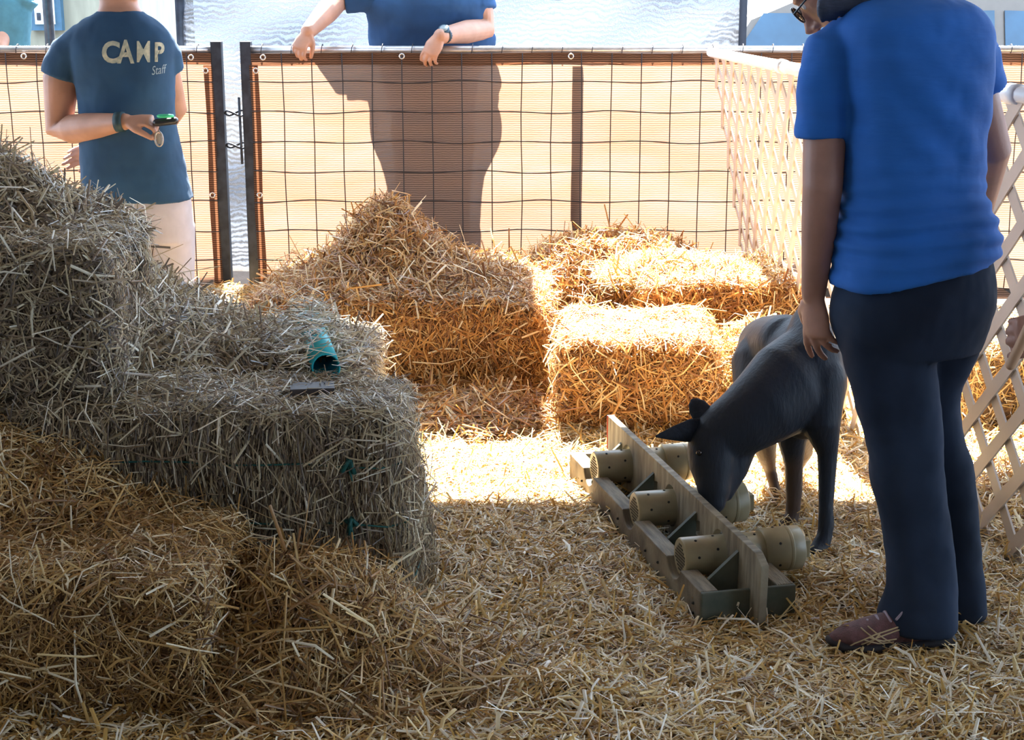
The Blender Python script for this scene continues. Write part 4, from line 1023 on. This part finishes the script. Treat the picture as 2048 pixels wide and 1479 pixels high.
# --- man leaning on the fence
DKT = pm('dark_polo_veiled', (.018, .075, .21), .9, var=.2, scale=5, bump=.3, bscale=8)  # flare veil over a dark shirt put into this blue
Y2 = 7.42
w2 = empty('person', (atY(860, 50, Y2).x, Y2, 0), 'person in a dark shirt leaning both forearms over the fence rail', 'person')
bm = bmesh.new()
cx = atY(862, 50, Y2).x
stack(bm, [(cx, Y2 + .05, .80, .17, .12, 0), (cx, Y2 + .05, .95, .175, .12, 0), (cx, Y2, 1.1, .18, .12, 0), (cx, Y2 - .02, 1.25, .20, .12, 0), (cx, Y2 - .04, 1.42, .21, .11, 0), (cx, Y2 - .07, 1.52, .15, .08, 0), (cx, Y2 - .10, 1.58, .06, .06, 0), (cx, Y2 - .14, 1.66, .055, .055, 0)])
def arm(sh, el, wr, r=(.06, .05, .032)): tube(bm, [sh, sh.lerp(el, .5), el, el.lerp(wr, .4), wr], [r[0], r[0] * .95, r[1], r[1] * .98, r[2]], seg=18)
shl = Vector((cx - .22, Y2 - .03, 1.47)); ell = atY(678, -2, Y2 - .05); wrl = atY(617, 62, FY - .02)
arm(shl, ell, wrl, (.062, .056, .036))
hand(bm, wrl, atY(588, 112, FY - .075) - wrl, (-.2, -.85, .5), -1, 1.05, per=[(30, 45, 30), (32, 45, 30), (34, 45, 30), (36, 45, 30)], thumb_open=.6)
shr = Vector((cx + .23, Y2 - .03, 1.47)); elr = atY(968, 58, Y2 - .06); wrr = atY(882, 72, FY - .03)
arm(shr, elr, wrr, (.062, .056, .036))
hand(bm, wrr, atY(845, 130, FY - .075) - wrr, (-.1, -.75, .6), 1, 1.12, per=[(20, 40, 35), (24, 42, 35), (28, 45, 35), (32, 45, 35)], thumb_open=.4)
hc2 = Vector((cx + .02, Y2 - .20, 1.77)); Pn2 = head(bm, hc2, (.0, -.95, -.35))
for sx in (-1, 1):
    hp_ = Vector((cx + sx * .10, Y2 + .06, .86)); kn = Vector((cx + sx * .085, Y2 + .04, .47)); an = Vector((cx + sx * .08, Y2 + .14, .07))
    tube(bm, [hp_, kn, an], [.09, .062, .042], seg=16); tube(bm, [an, an + Vector((0, -.14, -.04))], [.042, .036], seg=12)
skinned(obj('body', bm, SKIN, w2), .0048, 3)
face_bits(w2, Pn2); hair(w2, Pn2, HAIR)
bm = bmesh.new()
rw = pxrows([(88, 738, 990, Y2, .15), (50, 736, 986, Y2, .15), (10, 732, 984, Y2 - .02, .15)])
stack(bm, dense([(cx, Y2 + .05, .83, .19, .14, 0), (cx, Y2 + .04, .92, .21, .145, 0), (rw[0][0] - .01, Y2 + .01, 1.08, .24, .15, 0), rw[0], rw[1], rw[2], (cx, Y2 - .03, 1.48, .27, .13, 0), (cx, Y2 - .06, 1.54, .19, .10, 0), (cx, Y2 - .09, 1.58, .08, .07, 0)], 3), seg=36)
tube(bm, [shl + Vector((.06, 0, .01)), shl, shl.lerp(ell, .5), ell.lerp(shl, .12)], [.075, .078, .075, .072], seg=20, flat=True)
tube(bm, [shr + Vector((-.06, 0, .01)), shr, shr.lerp(elr, .45)], [.075, .078, .075], seg=20, flat=True)
skinned(obj('shirt', bm, DKT, w2), .007, 3, .5, disp=(.1, .014))
bm = bmesh.new()
stack(bm, [(cx, Y2 + .06, .74, .19, .14, 0), (cx, Y2 + .06, .95, .18, .13, 0)])
for sx in (-1, 1): tube(bm, [Vector((cx + sx * .09, Y2 + .06, .84)), Vector((cx + sx * .085, Y2 + .05, .50)), Vector((cx + sx * .08, Y2 + .13, .10))], [.12, .10, .09], seg=20)
skinned(obj('trousers', bm, NAVY, w2), .009, 3)
for sx in (-1, 1):
    bm = bmesh.new(); a_ = Vector((cx + sx * .08, Y2 + .15, .02)); tube(bm, [a_, a_ + Vector((0, -.1, 0)), a_ + Vector((0, -.22, -.01))], [(.04, .05), (.045, .045), (.04, .03)], side=(1, 0, 0), seg=16); obj('shoe', bm, SOLE, w2)
wd2 = (wrr - elr).normalized()
wt = empty('wristwatch', wrr - wd2 * .03, 'dark wristwatch on the arm of the person leaning over the fence', 'wristwatch')
bm = bmesh.new(); tube(bm, [wrr - wd2 * .045, wrr - wd2 * .016], [(.039, .038)] * 2, seg=20, flat=True); obj('strap', bm, pm('black_strap', (.015, .035, .06), .5), wt)
cc = wrr - wd2 * .03; od = Vector((-.05, -.55, .55)).normalized()
bm = bmesh.new(); tube(bm, [cc + od * .030, cc + od * .046], [.026, .025], seg=24, flat=True); wc = obj('watch_case', bm, pm('navy_case', (.02, .07, .12), .4), wt)
bm = bmesh.new(); tube(bm, [cc + od * .046, cc + od * .0475], [.019, .019], seg=24, flat=True); obj('watch_face', bm, pm('grey_dial', (.30, .36, .38), .3), wc)

# --- person at the far left edge beyond the fence
Y4 = 7.9; w4 = empty('person', (atY(-20, 40, Y4).x, Y4, 0), 'person in a pale teal shirt at the top left corner beyond the fence', 'person')
cx4 = atY(-25, 40, Y4).x
bm = bmesh.new()
stack(bm, [(cx4, Y4, .80, .17, .12, 0), (cx4, Y4, 1.1, .16, .11, 0), (cx4, Y4, 1.42, .19, .10, 0), (cx4, Y4, 1.5, .13, .08, 0), (cx4, Y4, 1.56, .055, .055, 0), (cx4, Y4 - .02, 1.64, .05, .05, 0)])
sh4 = Vector((cx4 + .20, Y4, 1.46)); 
tube(bm, [sh4, atY(8, 60, Y4 - .05), atY(-5, 110, Y4 - .2)], [.05, .05, .03], seg=16)
hand(bm, atY(-5, 110, Y4 - .2), (-.5, -.6, .1), (0, .2, 1), 1)
tube(bm, [Vector((cx4 - .20, Y4, 1.46)), Vector((cx4 - .28, Y4, 1.15)), Vector((cx4 - .2, Y4 - .2, .98))], [.05, .042, .027], seg=16)
hand(bm, Vector((cx4 - .2, Y4 - .2, .98)), (.3, -.5, .0), (0, .2, 1), 1)
Pn4 = head(bm, Vector((cx4, Y4 - .04, 1.75)), (.2, -.95, -.1))
for sx in (-1, 1): tube(bm, [Vector((cx4 + sx * .09, Y4, .85)), Vector((cx4 + sx * .1, Y4, .48)), Vector((cx4 + sx * .1, Y4, .07))], [.085, .06, .04], seg=16)
skinned(obj('body', bm, SKIN, w4), .006, 3); face_bits(w4, Pn4); hair(w4, Pn4, HAIR)
bm = bmesh.new()
stack(bm, dense([(cx4, Y4, .85, .20, .15, 0), (cx4, Y4, 1.1, .19, .14, 0), (cx4, Y4, 1.38, .225, .135, 0), (cx4, Y4, 1.48, .19, .11, 0), (cx4, Y4, 1.55, .08, .07, 0)], 3), seg=32)
tube(bm, [sh4 + Vector((-.05, 0, 0)), sh4, atY(14, 30, Y4)], [.075, .075, .07], seg=20, flat=True)
tube(bm, [Vector((cx4 - .15, Y4, 1.46)), Vector((cx4 - .21, Y4, 1.44)), Vector((cx4 - .25, Y4, 1.3))], [.075, .075, .07], seg=20, flat=True)
skinned(obj('shirt', bm, pm('pale_teal_tee', (.06, .19, .25), .9), w4), .008, 3, .5, disp=(.1, .012))
bm = bmesh.new(); stack(bm, [(cx4, Y4, .74, .18, .14, 0), (cx4, Y4, .95, .175, .13, 0)])
for sx in (-1, 1): tube(bm, [Vector((cx4 + sx * .09, Y4, .84)), Vector((cx4 + sx * .1, Y4, .45)), Vector((cx4 + sx * .1, Y4, .04))], [.10, .08, .07], seg=20)
skinned(obj('trousers', bm, NAVY, w4), .01, 3)

# --- person mostly out of frame at right: one fist on a wooden stick
Y5 = 2.9; fist = atY(2042, 680, Y5)
bx5 = fist.x + .45
w5 = empty('person', (bx5, Y5 + .12, 0), 'person past the right frame edge, only a fist gripping a stick shows', 'person')
bm = bmesh.new()
stack(bm, dense([(bx5, Y5 + .12, .78, .17, .12, 0), (bx5, Y5 + .12, 1.05, .15, .11, 0), (bx5, Y5 + .12, 1.35, .18, .11, 0), (bx5, Y5 + .12, 1.44, .12, .08, 0), (bx5, Y5 + .12, 1.50, .055, .055, 0), (bx5, Y5 + .11, 1.58, .05, .05, 0)], 2))
wr5 = fist + Vector((.085, .03, .03)); tube(bm, [Vector((bx5 - .15, Y5 + .12, 1.34)), Vector((bx5 - .2, Y5 + .09, 1.1)), wr5], [.05, .043, .028], seg=16)
hand(bm, wr5, (-1, -.25, -.25), (-.2, -1, .1), -1, 1.0, per=[(55, 80, 50), (58, 80, 50), (60, 80, 50), (60, 80, 50)], thumb_open=.4)
tube(bm, [Vector((bx5 + .15, Y5 + .12, 1.34)), Vector((bx5 + .22, Y5 + .12, 1.1)), Vector((bx5 + .2, Y5 + .1, .86))], [.05, .043, .028], seg=16)
hand(bm, Vector((bx5 + .2, Y5 + .1, .86)), (0, -.2, -1), (1, 0, 0), 1)
Pn5 = head(bm, Vector((bx5, Y5 + .09, 1.69)), (-.8, .5, -.2))
for sx in (-1, 1): tube(bm, [Vector((bx5 + sx * .09, Y5 + .12, .82)), Vector((bx5 + sx * .1, Y5 + .12, .46)), Vector((bx5 + sx * .1, Y5 + .12, .06))], [.085, .06, .04], seg=16)
skinned(obj('body', bm, SKIN2, w5), .005, 2); face_bits(w5, Pn5); hair(w5, Pn5, HAIR)
bm = bmesh.new(); stack(bm, dense([(bx5, Y5 + .12, .80, .19, .14, 0), (bx5, Y5 + .12, 1.05, .17, .13, 0), (bx5, Y5 + .12, 1.33, .20, .13, 0), (bx5, Y5 + .12, 1.42, .17, .11, 0), (bx5, Y5 + .12, 1.49, .075, .07, 0)], 3), seg=28)
for sx in (-1, 1): tube(bm, [Vector((bx5 + sx * .13, Y5 + .12, 1.38)), Vector((bx5 + sx * .185, Y5 + .12, 1.35)), Vector((bx5 + sx * .195, Y5 + .11, 1.2))], [.07, .068, .062], seg=16, flat=True)
skinned(obj('shirt', bm, pm('grey_tee', (.2, .22, .25), .9), w5), .008, 3)
bm = bmesh.new(); stack(bm, [(bx5, Y5 + .12, .70, .175, .13, 0), (bx5, Y5 + .12, .9, .17, .13, 0)])
for sx in (-1, 1): tube(bm, [Vector((bx5 + sx * .09, Y5 + .12, .8)), Vector((bx5 + sx * .1, Y5 + .12, .45)), Vector((bx5 + sx * .1, Y5 + .12, .02))], [.10, .08, .07], seg=20)
skinned(obj('trousers', bm, NAVY, w5), .01, 3)
bm = bmesh.new(); g0 = fist + Vector((-.012, -.045, -.02)); tube(bm, [g0 + Vector((-.02, 0, -.02)), g0 + Vector((.03, -.01, .12)), g0 + Vector((.11, -.02, .34))], [.010, .011, .010], seg=14)
o = obj('wooden_stick', bm, pm('tan_stick', (.50, .30, .18), .6, stretch=(1, 1, .1), scale=30)); tag(o, 'tan wooden stick gripped by the fist at the right edge', 'stick')

# ------------------------------------------------------------------ the dog
FUR = pm('black_fur', (.016, .021, .033), .75, var=.4, scale=12, bump=.35, bscale=90, spec=.35)  # black lifted, bluish veil put into the fur colour
TAN = pm('tan_brown_fur', (.06, .045, .042), .8, var=.3, scale=10, bump=.3, bscale=90, spec=.3)
def dog_mat():
    m, nt, b = nm('dog_coat'); N = nt.nodes; L = nt.links
    at = N.new('ShaderNodeAttribute'); at.attribute_name = 'tan'
    mx = N.new('ShaderNodeMix'); mx.data_type = 'RGBA'; mx.inputs[6].default_value = (.017, .023, .036, 1); mx.inputs[7].default_value = (.085, .055, .042, 1)  # black side lifted likewise, veil put into the coat colour
    L.new(at.outputs['Fac'], mx.inputs[0]); L.new(mx.outputs[2], b.inputs['Base Color']); b.inputs['Roughness'].default_value = .6; b.inputs['Specular IOR Level'].default_value = .35
    nz = N.new('ShaderNodeTexNoise'); nz.inputs['Scale'].default_value = 120; bp = N.new('ShaderNodeBump'); bp.inputs['Strength'].default_value = .4; bp.inputs['Distance'].default_value = .004
    tc = N.new('ShaderNodeTexCoord'); mp = N.new('ShaderNodeMapping'); mp.inputs['Scale'].default_value = (1, 1, .25); L.new(tc.outputs['Object'], mp.inputs[0]); L.new(mp.outputs[0], nz.inputs['Vector'])
    L.new(nz.outputs[0], bp.inputs['Height']); L.new(bp.outputs[0], b.inputs['Normal']); return m
dog = empty('dog', (.80, 3.95, 0), 'black dog with brown legs lowering its head to sniff the pipe rack', 'dog')
bm = bmesh.new(); A = atY
# trunk: chest near the camera, hindquarters behind and to the left
tube(bm, [A(1612, 800, 3.86), A(1612, 770, 3.93), A(1600, 748, 4.05), A(1585, 735, 4.22), A(1568, 722, 4.38), A(1558, 725, 4.48)], [(.085, .115), (.110, .160), (.115, .165), (.110, .145), (.105, .135), (.07, .10)], side=(1, 0, 0), seg=24)
tube(bm, [A(1616, 660, 3.98), A(1618, 720, 3.90), A(1626, 800, 3.86)], [(.055, .10), (.085, .12), (.08, .10)], side=(1, 0, 0), seg=20)
tube(bm, [A(1575, 685, 4.10), A(1560, 690, 4.25), A(1545, 690, 4.38), A(1540, 705, 4.46)], [(.085, .08), (.105, .09), (.105, .09), (.06, .06)], side=(1, 0, 0), seg=20)
# neck and head
tube(bm, [A(1612, 750, 3.90), A(1570, 778, 3.84), A(1525, 815, 3.80), A(1482, 845, 3.78), A(1442, 868, 3.77)], [(.105, .13), (.107, .125), (.095, .105), (.08, .09), (.066, .078)], side=(0, 1, 0), seg=24)
tube(bm, [A(1440, 852, 3.78), A(1428, 880, 3.77), A(1424, 905, 3.76), A(1425, 930, 3.75), A(1427, 958, 3.735), A(1428, 985, 3.72), A(1428, 1003, 3.71)], [(.052, .055), (.068, .068), (.066, .064), (.062, .062), (.050, .052), (.041, .044), (.032, .034)], side=(1, 0, 0), seg=22)
tube(bm, [A(1470, 885, 3.80), A(1462, 940, 3.77), A(1450, 985, 3.74)], [(.062, .062), (.044, .044), (.024, .024)], side=(1, 0, 0), seg=16)
# near front leg
tube(bm, [A(1640, 760, 3.84), A(1642, 850, 3.80), A(1655, 905, 3.80), A(1654, 950, 3.79), A(1652, 1010, 3.77), A(1652, 1050, 3.76), A(1648, 1080, 3.75)], [.07, .052, .028, .024, .020, .022, .020], seg=18)
tube(bm, [A(1648, 1075, 3.75), A(1640, 1095, 3.73), A(1630, 1103, 3.70)], [(.022, .020), (.026, .018), (.020, .014)], seg=14)
# other front leg
tube(bm, [A(1580, 800, 3.90), A(1584, 880, 3.93), A(1588, 930, 3.96), A(1588, 980, 3.97), A(1586, 1020, 3.97), A(1582, 1042, 3.96)], [.065, .040, .026, .024, .021, .021], seg=18)
tube(bm, [A(1582, 1038, 3.96), A(1574, 1052, 3.94), A(1564, 1058, 3.91)], [(.022, .02), (.026, .018), (.020, .013)], seg=14)
# hind legs: thigh, stifle, hock, shank
for (hx, kx, ox, fx, yy) in ((1530, 1514, 1540, 1552, 4.24), (1600, 1588, 1592, 1594, 4.34)):
    tube(bm, [A(hx, 730, yy), A(kx, 830, yy - .10), A(kx + 18, 905, yy - .02), A(ox, 938, yy + .02), A(fx, 985, yy - .02), A(fx, 1002, yy - .04)], [.10, .062, .030, .019, .016, .018], seg=18)
    tube(bm, [A(fx, 1000, yy - .04), A(fx - 4, 1008, yy - .09)], [(.021, .018), (.020, .013)], seg=14)
db = obj('body', bm, dog_mat(), dog); skinned(db, .0065, 5, .5)
me = db.data; at = me.attributes.new('tan', 'FLOAT', 'POINT'); co = np.empty(len(me.vertices) * 3); me.vertices.foreach_get('co', co); co = co.reshape(-1, 3)
wy = co[:, 1]; wz = co[:, 2]
t = np.clip((wy - 4.05) / .12, 0, 1) * (.10 + .5 * np.clip((.34 - wz) / .10, 0, 1))
t = np.maximum(t, np.clip((.24 - wz) / .06, 0, 1) * np.clip((wy - 3.86) / .04, 0, 1) * .8)
at.data.foreach_set('value', t.astype(np.float32))
# drop the paws onto the straw
for (base_, tip, w_e, tk) in (((1398, 838), (1312, 872), 24, 'ear'), ((1412, 832), (1384, 800), 20, 'ear')):
    bm = bmesh.new(); b0 = A(base_[0] + (8 if tip[0] < 1350 else 4), base_[1] + (18 if tip[0] < 1350 else 10), 3.77); t0_ = A(tip[0], tip[1], 3.71 if tip[0] < 1350 else 3.80)
    dd = (t0_ - b0)
    if tip[0] < 1350: tube(bm, [b0, b0 + dd * .3, b0 + dd * .6, b0 + dd * .85, t0_], [(.030, .014), (.031, .010), (.021, .007), (.010, .004), (.003, .002)], side=(0, 0, 1), seg=18)
    else: tube(bm, [b0, b0 + dd * .35, b0 + dd * .7, t0_ - dd * .05, t0_], [(.028, .016), (.029, .012), (.025, .009), (.014, .006), (.006, .003)], side=(1, 0, .8), seg=18)
    obj('ear', bm, FUR, dog)
bm = bmesh.new(); bmesh.ops.create_uvsphere(bm, u_segments=14, v_segments=10, radius=.011, matrix=Matrix.Translation(A(1427, 1010, 3.695))); obj('nose', bm, pm('nose_leather', (.01, .01, .012), .35), dog)
for ex, ey in ((-.046, -.035),):
    p = A(1398, 905, 3.70); bm = bmesh.new(); bmesh.ops.create_uvsphere(bm, u_segments=14, v_segments=10, radius=.008, matrix=Matrix.Translation(p)); obj('eye', bm, pm('dog_eye', (.02, .012, .008), .1), dog)
bm = bmesh.new(); tube(bm, [A(1555, 690, 4.50), A(1550, 740, 4.58), A(1552, 820, 4.60), A(1556, 880, 4.58)], [.026, .022, .016, .006], seg=14); obj('tail', bm, TAN, dog)
